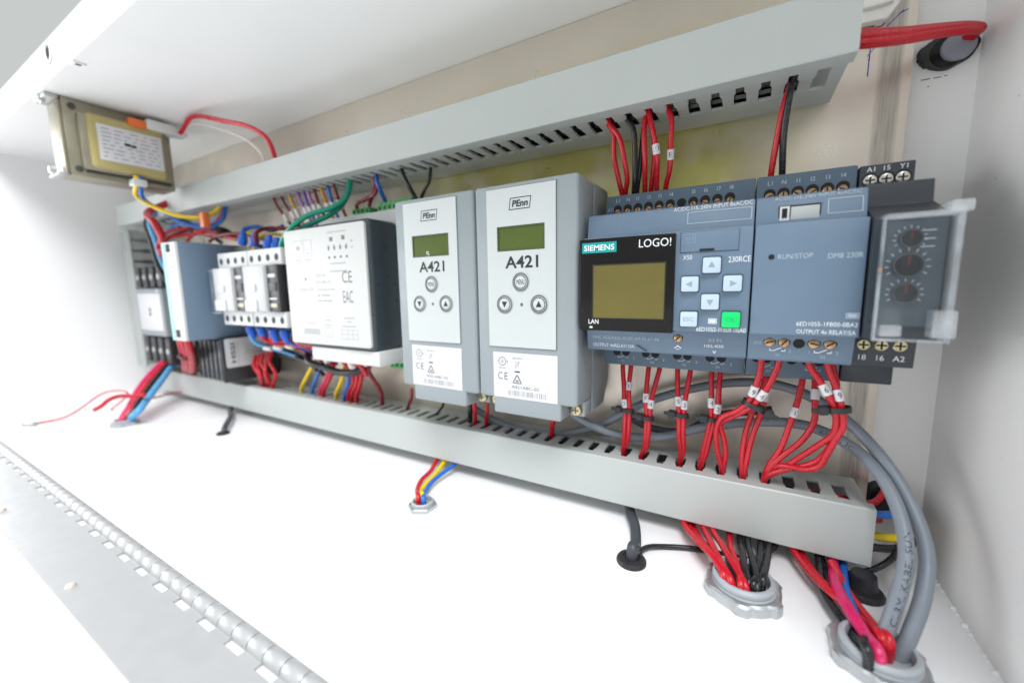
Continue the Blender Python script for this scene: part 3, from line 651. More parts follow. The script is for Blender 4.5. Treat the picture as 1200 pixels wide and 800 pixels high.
box('cover_latch', 'clear_edge', cv, 109.3, 114.8, 68.0, 72.6, -20.5, -16.6, 0.5); box('cover_hinge', 'clear_edge', cv, 122.0, 127.6, 66.0, 72.8, -20.6, -11.6, 0.6); box('cover_hinge', 'clear_edge', cv, 123.0, 128.2, 62.0, 72.6, 18.8, 22.4, 0.6)
# ------------------------------------------------------------------ temperature controllers
def penn(X, label):
    t = thing('temperature_controller', label, 'controller', (X+30.5, 0, -74), 'grey temperature controllers')
    prism('rear_case', 'penn_grey', t, [(3, 42), (10, 53.2), (33.8, 53.2), (33.8, -74), (12, -74), (3, -62)], X, X+61, 'x', 0.9)
    bm = new(); a_box(bm, X, X+61, 34.2, 58.88, -65, 53.1, 1.7, 3); a_box(bm, X+9.8, X+51.8, 34.3, 58.9, -73.9, -58, 1.2, 3)
    finish('front_case', bm, 'penn_grey', t)
    for sx in (0.3, 52.0): box('screw_boss', 'penn_grey', t, X+sx, X+sx+8.7, 33.9, 46.0, -73.6, -64.8, 0.8)
    # raised faceplate with window
    bm = new(); x0, x1, z0, z1 = X+8.2, X+49.4, -34.7, 50.5; a, b, c, d = X+14.7, X+43.3, 17.6, 30.7
    for q in ((x0, a, z0, z1), (b, x1, z0, z1), (a, b, d, z1), (a, b, z0, c)): a_box(bm, q[0], q[1], 58.95, 59.6, q[2], q[3])
    fp = finish('faceplate', bm, 'faceplate', t)
    ring_frame('faceplate_groove', 'print_grey', fp, x0-0.35, x1+0.35, z0-0.35, z1+0.35, 0.3, 58.92, 59.05)
    lc = box('display', 'lcd_green', t, a, b, 58.9, 59.15, c, d)
    ring_frame('display_rim', 'lcd_rim', lc, a, b, c, d, 0.8, 59.16, 59.62)
    # brand parallelogram
    L = 6.3; sk = 0.9; hh = 3.1; th = 0.45
    def par(x, y): return (x+y*sk/hh*0.5, y)
    polys = [[par(-L, hh-th), par(L, hh-th), par(L, hh), par(-L, hh)], [par(-L, -hh), par(L, -hh), par(L, -hh+th), par(-L, -hh+th)], [par(-L, -hh+th), par(-L+th, -hh+th), par(-L+th, hh-th), par(-L, hh-th)], [par(L-th, -hh+th), par(L, -hh+th), par(L, hh-th), par(L-th, hh-th)]]
    bx = flat('brand_frame', 'print_black', fp, polys, (X+29.1, 59.6, 41.9)); text('PEnn', (X+29.1, 59.62, 41.9), 3.4, 'print_black', fp, w=9.6, bold=0.035, shear=0.15)
    text('A421', (X+29.6, 59.6, 11.6), 6.4, 'print_black', fp, w=20.0, bold=0.022)
    for bx_, bz, s in ((29.1, 1.0, 'MENU'), (18.9, -11.0, 'd'), (39.9, -10.9, 'u')):
        k = lathe('button', 'faceplate', t, (X+bx_, 59.6, bz), (0, 1, 0), [(4.9, 0), (4.8, 0.25), (4.3, 0.35), (4.0, 0.3), (3.6, 0.55)], 32)
        flat('button_ring', 'print_grey', k, annulus(0, 0, 4.15, 4.95), (X+bx_, 59.98, bz)); flat('button_line', 'print_black', k, annulus(0, 0, 3.35, 3.75), (X+bx_, 60.16, bz), lift=0.08)
        if s == 'MENU': text(s, (X+bx_, 60.16, bz), 2.5, 'print_black', k, w=4.9)
        else: flat('arrow_mark', 'print_black', k, [[(-1.75, 1.5 if s == 'd' else -1.5), (1.75, 1.5 if s == 'd' else -1.5), (0, -1.8 if s == 'd' else 1.8)]], (X+bx_, 60.16, bz))
    lathe('status_light', 'print_grey', t, (X+29.4, 59.6, -11.1), (0, 1, 0), [(0.9, 0), (0.8, 0.2)], 14)
    lb = box('rating_label', 'sticker', t, X+10.2, X+50.1, 58.92, 59.1, -64.1, -38.0)
    def at(dx, z): return (X+dx, 59.1, z)
    flat('approval_mark', 'print_grey', lb, annulus(0, 0, 2.1, 2.5)+[rct(-0.5, -0.2, -0.9, 1.0), rct(0.2, 0.5, -0.9, 1.0), rct(-3.4, -2.9, -0.3, 0.3), rct(2.9, 3.6, -0.4, 0.4)], at(16.2, -43.2)); flat('fine_print', 'print_light', lb, [rct(-2.1, 0, -0.35, 0.35), rct(0.4, 2.1, -0.35, 0.35)], at(16.2, -47.0))
    text('C', at(14.7, -51.6), 4.2, 'print_grey', lb, w=3.0); text('E', at(18.6, -51.6), 4.2, 'print_grey', lb, w=2.2)
    flat('fine_print', 'print_light', lb, [rct(-3.2, -0.6, -0.35, 0.35), rct(0, 1.6, -0.35, 0.35), rct(2.0, 3.2, -0.35, 0.35)], at(26.0, -41.0)); flat('bin_mark', 'print_light', lb, [rct(-1.5, 1.5, 1.2, 1.5), [(-1.2, 1.0), (-0.9, 1.0), (-0.5, -1.8), (-0.8, -1.8)], [(0.9, 1.0), (1.2, 1.0), (0.8, -1.8), (0.5, -1.8)], [(-1.7, -2.0), (-1.4, -2.2), (1.7, 1.9), (1.4, 2.1)]], at(25.8, -44.6)); flat('bar_mark', 'print_black', lb, [rct(-1.7, 1.7, -0.4, 0.4)], at(25.8, -48.6))
    flat('triangle_mark', 'print_grey', lb, [[(-3.1, -2.2), (-2.4, -2.2), (0.2, 2.4), (-0.4, 2.7)], [(3.1, -2.2), (2.4, -2.2), (-0.2, 2.4), (0.4, 2.7)], [(-2.4, -2.4), (2.4, -2.4), (2.0, -1.8), (-2.0, -1.8)], rct(-1.0, 1.0, -1.3, -0.4)], at(25.7, -53.0))
    text('A421ABC-02', at(30.6, -57.4), 1.8, 'print_grey', lb, w=17.2)
    bars = []; x = 0; rnd = random.Random(3)
    while x < 24: w = rnd.choice((0.25, 0.35, 0.6)); bars.append(rct(x-12, x-12+w, -1.5, 1.5)); x += w+rnd.choice((0.3, 0.5, 0.8))
    flat('bar_code', 'print_light', lb, bars, at(31.0, -61.0))
    for sx in (4.8, 56.2):
        s = lathe('case_screw', 'screw_yellow', t, (X+sx, 46.0, -69.6), (0, 1, 0), [(3.4, 0), (3.4, 1.6), (2.8, 2.4), (0.8, 2.6)], 22)
        flat('cross_slot', 'print_grey', s, [rct(-1.8, 1.8, -0.35, 0.35), rct(-0.35, 0.35, -1.8, -0.36), rct(-0.35, 0.35, 0.36, 1.8)], (X+sx, 48.62, -69.6))
    return t
pR = penn(-64.1, 'grey temperature controller standing directly beside the olive-screen controller')
pL = copy_tree(pR, Vector((-62.25*S, 0, 0)))
pL['label'] = 'grey temperature controller next to the white valve module'
text('5', (-109.5+9.8, 59.2, 19.4), 2.6, 'print_white', [c for c in pL.children if c.name.startswith('display')][0], w=2.6, name='display_digit')

lbl = [c for c in pL.children if c.name.startswith('rating_label')][0]; lbl.location.x -= 0.5*S; lbl.location.z += 0.4*S; lbl.rotation_euler.y = 0.009
# ------------------------------------------------------------------ white valve module
em = thing('valve_module', 'white-fronted valve driver module with dark case sides', 'controller', (-198, 0, -57))
box('rail_base', 'module_white', em, -243, -139, 5, 31, -57.5, 56.5, 0.8)
box('case', 'slate', em, -245.6, -151.5, 31.1, 58.6, -45, 46.5, 3.2, 4)
fr = prism('front_plate', 'module_white', em, rrect(-245.0, -153.6, -42.4, 44.2, 2.0), 58.2, 60.4, 'd', 0.5)
box('front_foot', 'module_white', em, -226, -150, 31.2, 57.0, -55.8, -45.2, 0.8)
def em_at(x, z): return (x, 60.4, z)
text('EMERSON', em_at(-222.0, -0.6), 3.0, 'print_light', fr, w=20.0); flat('brand_mark', 'print_grey', fr, [[(0, 2.0), (0.7, 0.6), (1.7, 0), (0.7, -0.6), (0, -2.0), (-0.7, -0.6), (-1.7, 0), (-0.7, 0.6)]], em_at(-221.4, 7.2))
text('EXD-U02', em_at(-203.0, 9.6), 2.2, 'print_light', fr, w=11.0); text('PCN 804 752', em_at(-200.0, 4.6), 2.4, 'print_light', fr, w=17.0)
text('Universal Driver', em_at(-198.0, -0.8), 2.2, 'print_light', fr, w=21.0); flat('fine_print', 'print_light', fr, [rct(-8.5, -5, 1.2, 2.4), rct(-3.5, 6.5, 1.2, 2.4), rct(-8.5, -3.5, -2.8, -1.7), rct(-2.6, 8.5, -2.8, -1.7)], em_at(-200.0, -7.0))
text('CE', em_at(-173.8, 7.6), 8.2, 'print_grey', fr, w=10.6); text('EAC', em_at(-174.0, -6.4), 8.6, 'print_grey', fr, w=10.6, bold=0.0)
flat('wiring_diagram', 'print_light', fr, outline(-11, 0, -6, 6, 0.3)+outline(1.5, 11, -6, 6, 0.3)+[rct(-8, -4, -1, 2), rct(4, 8, -4, -3.5), rct(-10, -2, -9, -8.3), rct(2, 10, -9, -8.3)], em_at(-228.0+6, 30.0))
flat('wiring_diagram', 'print_grey', fr, [rct(-8, -4.5, 4, 7), rct(5, 8.5, 4.4, 7.4)]+[[(x, 2), (x+1.3, -0.6), (x, -2.8), (x-1.3, -0.6)] for x in (-9.6, -3.2, 3.2, 9.6)]+[rct(x-1.2, x+1.2, -8, -6.4) for x in (-9.6, -3.2, 3.2, 9.6)], em_at(-182.0, 29.0))
flat('wiring_diagram', 'print_light', fr, [rct(-10, 10, 10, 10.7), rct(-9, 8, -12, -11.2), rct(-10, 9, -17.5, -16.6), rct(14.2, 16.6, 2.5, 3.6), rct(14.2, 16.6, -1.6, -0.8)], em_at(-182.0, 29.0))
flat('terminal_chart', 'print_light', fr, [rct(-22, -10, 4.4, 5.0)]+[rct(-26+i*2.2, -24.6+i*2.2, -4, 0.6) for i in range(9)]+outline(-1, 8, -5, 2, 0.3)+[rct(3.4, 3.7, -5, 2), rct(0, 7, 7, 7.7), rct(-1, 8, 3.4, 4.0)], em_at(-202.0, -31.0))
flat('terminal_chart', 'print_light', fr, outline(-9, 9, -6, 1, 0.3)+[rct(-9, 9, -2.4, -2.1), rct(-2, -1.6, -6, 1), rct(3.4, 3.8, -6, 1), rct(-8, 7, 3, 3.7), rct(-5, 6, 9, 9.8), rct(-1.5, 2.5, 6.4, 7.2)], em_at(-175.0, -31.0))
for x0, n in ((-205, 4), (-176, 7)):
    for k in range(n):
        c = box('green_connector', 'green_block', em, x0+k*5.0, x0+k*5.0+4.8, 10, 27, 56.6, 63.5 if n > 4 else 61.8, 0.3)
        box('wire_entry', 'hole_black', c, x0+k*5.0+1.2, x0+k*5.0+3.6, 27.0, 27.15, 58.2, 60.8)
for k in range(7):
    c = box('green_connector', 'green_block', em, -172+k*5.0, -172+k*5.0+4.8, 10, 27, -63.5, -57.6, 0.3)
    box('wire_entry', 'hole_black', c, -172+k*5.0+1.2, -172+k*5.0+3.6, 27.0, 27.15, -62, -59.4)

# ------------------------------------------------------------------ contactor pair
def contactor(X, label):
    W = 49.4; t = thing('contactor', label, 'contactor', (X+W/2, 0, -40), 'pair of white contactors')
    box('base', 'black_plastic', t, X+0.6, X+W-0.6, 5, 46, -38, 40, 0.8)
    for z0, z1, nm in ((19.8, 33.2, 'upper_terminals'), (-31.4, -18.4, 'lower_terminals')):
        tb = box(nm, 'contactor_white', t, X, X+W-0.3, 46.05, 60, z0, z1, 0.7)
        for k in range(4):
            x = X+6.2+k*12.2; lathe('terminal_screw', 'relay_dark', tb, (x, 60, (z0+z1)/2-0.6), (0, 1, 0), [(2.9, 0), (2.9, 0.12), (1.7, 0.14), (1.7, 0.3)], 16)
            flat('screw_slot', 'hole_black', tb, [rct(-0.7, 0.7, -2.2, 2.2)], (x, 60.42, (z0+z1)/2-0.6))
    box('switch_block', 'contactor_pale', t, X+1, X+W-17, 46.1, 66, -18.2, 19.6, 1.0)
    wn = box('window', 'black_plastic', t, X+W-16.8, X+W-1.2, 46.1, 63.5, -18.2, 19.6, 0.5)
    for z, m, h in ((11, 'contactor_pale', 3), (2, 'relay_dark', 7), (-7.5, 'contactor_white', 1.4), (-13, 'trafo_steel', 3.4)): box('contact_bridge', m, wn, X+W-14.8, X+W-4.2, 63.5, 64.1, z-h/2, z+h/2, 0.2)
    box('switch_slide', 'contactor_white', t, X+12, X+20, 66.05, 67.4, -1.5, 4.5, 0.5)
    box('name_tag', 'sticker', t, X+2.5, X+20, 66.05, 67.2, -18.0, -8.6, 0.3)
    return t
cA = contactor(-350.8, 'white contactor on the left of the pair, beside the blue-grey power supply')
cB = copy_tree(cA, Vector((50.3*S, 0, 0))); cB['label'] = 'white contactor on the right of the pair, touching the white valve module'
t = thing('interlock_tab', 'clear plastic tab sticking out left of the white contactors', 'clip', (-358, 46, -20))
box('tab_plate', 'clear_plastic', t, -362, -351.2, 52, 66, -19, 17, 0.4); box('tab_ear', 'clear_edge', t, -366, -351.2, 58, 62, 17.2, 19.4, 0.3); box('tab_ear', 'clear_edge', t, -366, -351.2, 58, 62, -21.4, -19.2, 0.3)

# ------------------------------------------------------------------ power supply
ps = thing('power_supply', 'slim blue-grey power supply with pale cyan front edge', 'power supply', (-392, 0, -47))
box('case', 'blue_grey', ps, -404.6, -379, 8, 78, -46.5, 45.2, 0.8)
f = box('front_panel', 'contactor_white', ps, -398.6, -379.2, 78.05, 81, -46.2, 44.6, 0.5)
box('front_edge', 'cyan_strip', ps, -405.2, -398.8, 74, 81.2, -46.4, 45.0, 0.5)
for z in (39.5, -39.5): box('terminal_opening', 'hole_black', f, -396.4, -388, 80.95, 81.2, z-3.6, z+3.6)
flat('fine_print', 'print_light', f, [rct(-6, 6, -1, 1), rct(-5, 3, -6, -5)], (-388, 81, 22))

# ------------------------------------------------------------------ black protector block with HSSI-style vertical label, black contactor with white label
hs = thing('relay_block', 'black ribbed relay block with grey label below the power supply', 'relay', (-395, 0, -92))
box('body', 'black_plastic', hs, -418, -371, 2, 50, -90, -48, 0.8)
for k in range(5):
    r_ = box('rib', 'relay_dark', hs, -417+k*9.2, -411.5+k*9.2, 50.05, 56, -89, -49, 0.8)
box('side_cover', 'black_plastic', hs, -370.9, -369.4, 2, 57, -90.5, -46.5, 0.4)
lb = prism('side_label', 'contactor_pale', hs, rrect(14, 54, -76.0, -47.0, 2.0), -369.35, -368.9, 'x')
AX['down_right'] = (Vector((0, 0, -1)), Vector((0, 1, 0)), Vector((1, 0, 0)))
text('HSSI', (-368.9, 47, -61.5), 4.4, 'print_black', lb, w=20, face='right_up', bold=0.02)
flat('label_stripe', 'print_light', lb, [rct(-3, -2.2, -11, 11)], (-368.9, 40, -61.5), 'right')
flat('label_print', 'print_light', lb, [rct(-10, 8, 6-3*i, 7-3*i) for i in range(4)], (-368.9, 26, -61.0), 'right')
bc = thing('contactor', 'black contactor with square white label at far left', 'contactor', (-548, 0, -92))
box('base', 'relay_dark', bc, -584, -508, 2, 38, -88, 32, 1.0)
fr = box('front_frame', 'penn_grey', bc, -582, -510, 38.05, 49, -52, 4, 1.0)
lb = box('front_label', 'sticker', fr, -577, -514, 49.05, 49.8, -45.4, -1.4, 0.6)
flat('label_mark', 'print_black', lb, [rct(-2.4, 2.4, 1.5, 4.5), rct(-1.2, 1.2, -1.5, 1.4), rct(-2.4, 2.4, -4.5, -1.6)], (-545, 49.8, -23))
for k in range(4):
    for z0, z1 in ((6, 30), (-86, -54)):
        rb = box('terminal_rib', 'black_plastic', bc, -583+k*19.5, -571+k*19.5, 38.05, 47, z0, z1, 1.0)
        lathe('terminal_screw', 'zinc', rb, (-577+k*19.5, 47, (z0+z1)/2), (0, 1, 0), [(3.4, 0), (3.2, 0.8)], 14)
lathe('indicator', 'sticker', bc, (-515, 49, 1.5), (0, 1, 0), [(2.4, 0), (2.2, 2.2), (1.2, 3)], 14)

# ------------------------------------------------------------------ transformer under the ceiling
tr = thing('transformer', 'olive-gold transformer with white label hanging from the ceiling', 'transformer', (-428, 96, 95))
box('core', 'trafo_steel', tr, -440, -413.2, 61, 131, 96, 156.6, 0.6)
for k in range(9): box('lamination', 'trafo_dark' if k % 2 else 'trafo_steel', tr, -439+k*2.8, -436.8+k*2.8, 131.05, 131.6, 98, 154)
box('mounting_foot', 'zinc', tr, -440, -414, 131.7, 138, 95.4, 97.2, 0.4); box('mounting_foot', 'zinc', tr, -440, -414, 131.7, 139.5, 153.8, 156.8, 0.4)
box('end_plate', 'trafo_steel', tr, -439.4, -414.4, 131.65, 133.2, 97.3, 153.7, 0.3)
wr = box('winding', 'trafo_wrap', tr, -413.15, -402.6, 70, 120, 103, 146.5, 3.0, 3)
sh = box('winding_shell', 'trafo_steel', tr, -413.1, -405.5, 66, 124.5, 101.4, 145.6, 2.0, 2)
box('winding_gap', 'trafo_dark', tr, -413.1, -409.5, 64.5, 122, 99.6, 101.3, 0.3)
lb = box('rating_label', 'sticker', wr, -402.55, -402.0, 72, 115, 110.2, 139.0, 0.2)
rows = []
rnd = random.Random(5)
for r in range(8):
    y = 11.5-r*3.2; x = -19
    while x < 18: w = rnd.uniform(2, 7); rows.append(rct(x, min(19, x+w), y, y+0.9)); x += w+rnd.uniform(1.2, 4)
flat('label_print', 'print_light', lb, rows, (-402.0, 93.5, 124), 'right'); flat('label_mark', 'print_black', lb, [rct(-4, 0.2, -1.2, 1.2), rct(0.6, 4, -1.6, 0.8)], (-402.0, 94.5, 126.5), 'right')
for d, z in ((125.4, 150.6), (126.1, 101.6), (66.7, 101.6), (66.4, 150.8)): lathe('mounting_bolt', 'trafo_dark', tr, (-413.2, d, z), (1, 0, 0), [(2.6, 0), (2.6, 1.0), (1.8, 1.2)], 6)
for z in (100, 154.5): lathe('foot_screw', 'zinc', tr, (-427, 137, z), (0, 1, 0), [(4, 0), (4, 2), (2.6, 3.4)], 8)
box('lead_clip', 'module_white', tr, -412.5, -402, 86, 96, 93.6, 99.4, 0.8)
t = thing('splice_connector', 'white push-in splice with orange lever above the transformer', 'connector', (-405, 78, 144))
box('splice_body', 'module_white', t, -412, -398, 60, 82, 144.4, 152.5, 1.0); box('lever', 'orange', t, -409, -400, 82.1, 94, 143.5, 150.5, 1.2); box('splice_end', 'contactor_white', t, -411, -399, 52, 59.9, 145.4, 149.0, 0.6)
# ------------------------------------------------------------------ floor and wall entries
def gland(c, R, label, H=7.5, m='zinc'):
    """conduit locknut with lugs and a grey insulating bushing"""
    t = thing('conduit_fitting', label, 'conduit fitting', (c[0], c[1], FZ), 'conduit fittings in the floor')
    bm = new(); n = 48; O = (c[0], c[1]); out = []
    for k in range(n):
        a = 2*math.pi*k/n; q = (k % 8)/8; r = R*(1.0 if 0.12 < q < 0.4 else 0.91); out.append((O[0]+r*math.cos(a+0.3), O[1]+r*math.sin(a+0.3)))
    inn = [(O[0]+R*0.62*math.cos(2*math.pi*k/n+0.3), O[1]+R*0.62*math.sin(2*math.pi*k/n+0.3)) for k in range(n)]
    z0, z1 = FZ+0.05, FZ+R*0.26
    A = [bm.verts.new(P((*p, z0))) for p in out]; B = [bm.verts.new(P((*p, z1))) for p in out]; B2 = [bm.verts.new(P((O[0]+(p[0]-O[0])*0.93, O[1]+(p[1]-O[1])*0.93, z1+R*0.05))) for p in out]; C = [bm.verts.new(P((*p, z1+R*0.05))) for p in inn]; D_ = [bm.verts.new(P((*p, z0))) for p in inn]
    for a, b in ((A, B), (B, B2), (B2, C), (C, D_), (D_, A)):
        for k in range(n): bm.faces.new([a[k], a[(k+1) % n], b[(k+1) % n], b[k]])
    finish('locknut', bm, m, t, 28)
    h = R*0.22
    bs = lathe('bushing', 'pvc_bushing', t, (c[0], c[1], FZ+h), (0, 0, 1), [(R*0.78, 0), (R*0.78, R*0.10), (R*0.74, R*0.12), (R*0.74, R*0.17), (R*0.77, R*0.19), (R*0.77, R*0.26), (R*0.71, R*0.33), (R*0.64, R*0.32), (R*0.61, R*0.24), (R*0.61, -R*0.1), (R*0.5, -R*0.12)], 36)
    lathe('bore', 'hole_black', bs, (c[0], c[1], FZ+0.3), (0, 0, 1), [(R*0.605, 0), (R*0.605, 0.2)], 30)
    return t
gland((75.2, 64.5), 15.6, 'large grey conduit fitting holding red and black wires')
gland((116.3, 79.5), 14.6, 'grey conduit fitting below the thick grey cables')
gland((-95.5, 78.5), 8.8, 'small grey conduit fitting with red yellow and blue wires')
gland((-476.5, 104.5), 11.5, 'pale conduit fitting at far left with pink bundle')
def grommet(c, R, label, H, rh):
    return tag(lathe('rubber_grommet', 'rubber', None, (c[0], c[1], FZ+0.05), (0, 0, 1), [(R, 0), (R, R*0.16), (R*0.9, R*0.3), (R*0.62, R*0.36), (R*0.56, R*0.3), (rh*1.25, R*0.3), (rh*1.02, H), (rh*0.7, H)], 30), label, 'grommet', 'rubber grommets in the floor')
grommet((28.3, 67.4), 7.0, 'flat black rubber grommet under the single dark cable', 1.6, 2.6)
grommet((120, 40.5), 7.6, 'black rubber boot on the floor under the open duct end', 9, 4.2)
grommet((-353.5, 70.5), 5.5, 'tiny black grommet on the floor left of centre', 1.6, 3.0)
t = thing('wall_grommet', 'black sealed cable entry with grey plug on back wall', 'grommet', (141, BW, 88))
bm = new(); out = []
for k in range(40):
    a = 2*math.pi*k/40; r = 1+0.05*math.sin(3*a+1)+0.04*math.sin(7*a); out.append((140.6+8.6*r*math.cos(a)-(1.6 if 2.6 < a < 3.7 else 0), 95.8+6.9*r*math.sin(a)+0.18*8.6*math.cos(a)*0))
a_prism(bm, out, BW+0.05, BW+3.2, 'd', 0.8); finish('rubber_seal', bm, 'rubber', t, 50)
lathe('plug', 'plug_grey', t, (142.6, BW+3.25, 95.9), (0, 1, 0), [(5.6, -1), (5.6, 1.2), (5.2, 1.8), (0.5, 1.9)], 30)
lathe('plug_sleeve', 'black_gloss', t, (140.4, BW+3.25, 95.2), (0, 1, 0), [(6.4, -0.5), (6.2, 0.6), (5.9, 0.7)], 30)
flat('paint_chip', 'print_grey', t, [rct(-5, -2, -0.2, 0.25), rct(-1, 1.5, -0.3, 0.1), rct(2.4, 3.4, -0.2, 0.2), rct(-2.6, -2.1, -3.4, -2.9)], (138, BW, 86.6))
o = lathe('wall_grommet', 'rubber', None, (136.5, -8, -110.8), (0, 1, 0), [(9.5, 0.05), (9.5, 2), (8, 3.4), (6.2, 3.6), (6.0, 9), (4.0, 9)], 30); tag(o, 'round black grommet behind the grey cables near right corner', 'grommet')
t = thing('cable_tie_mount', 'chipped white adhesive tie mount above red wires', 'cable mount', (113.6, 0, 110.4))
prism('mount_base', 'mount_white', t, [(103, 110.4), (116.6, 109.6), (120.6, 115.5), (121.5, 127), (103, 128)], 0.1, 6.5, 'd', 1.2)
box('mount_saddle', 'mount_white', t, 107.5, 118.0, 6.55, 9.6, 114.5, 126, 0.9); box('mount_scuff', 'print_grey', t, 107, 116.6, 0.05, 3.0, 109.8, 110.5)

# ------------------------------------------------------------------ thick grey cables
gA, pA = wire('sensor_cable', 'cable_grey', 2.4, [(-102.0, 16, -87.4), (-88.4, 14, -95.2), (-69.5, 12, -100.6), (-36.8, 11, -100.4), (-7.5, 10, -90.5), (18.4, 9, -73.3), (41.8, 8, -62.3), (67.1, 8, -54.7), (88.1, 10, -53.8), (103.3, 16, -58.4), (115.1, 24, -66.7), (124.7, 36, -77.9), (130.3, 48, -89.9), (132.2, 58, -101.3), (129.7, 67, -112.6), (125.3, 74, -124.6), (121.7, 78, -133.6)],
    'thick grey cable looping outermost on the right', 'cable', 'thick grey cables', pre=(-2, 4, 10), post=(-2, 0, -6), seg=18)
gB, pB = wire('sensor_cable', 'cable_grey', 2.4, [(-19.9, 20, -81.0), (-10.5, 18, -86.8), (5.1, 16, -91.5), (30.0, 16, -89.3), (56.2, 15, -79.1), (83.3, 16, -71.7), (100.3, 20, -70.4), (115.5, 30, -75.2), (122.6, 42, -82.5), (125.8, 53, -92.4), (125.5, 63, -102.8), (121.8, 71, -115.5), (118.3, 76, -126.6), (115.9, 79, -133.6)],
    'thick grey printed cable looping inside the outermost one', 'cable', 'thick grey cables', pre=(0, 4, 10), post=(-1, 0, -6), seg=18)
Lb = pB.near((123.7, 67, -110.3)); wrap_text('/CL3M, KABEL SUN', pB, Lb, 2.4, 2.3, 'print_black', gB, theta=0.0, flip=True, w=34)
Lb = pB.near((108.0, 24, -74.0)); wrap_text('E 18AWG 3C', pB, Lb, 2.4, 1.7, 'print_black', gB, theta=0.0, w=19)
wire('sensor_cable', 'cable_dark', 2.2, [(10.2, 6, -82.3), (23.2, 6, -87.4), (42.5, 6, -86.8), (59.8, 6, -75.0), (85.4, 7, -67.6)], 'thinner dark cable lying behind the two grey loops', 'cable', seg=12)

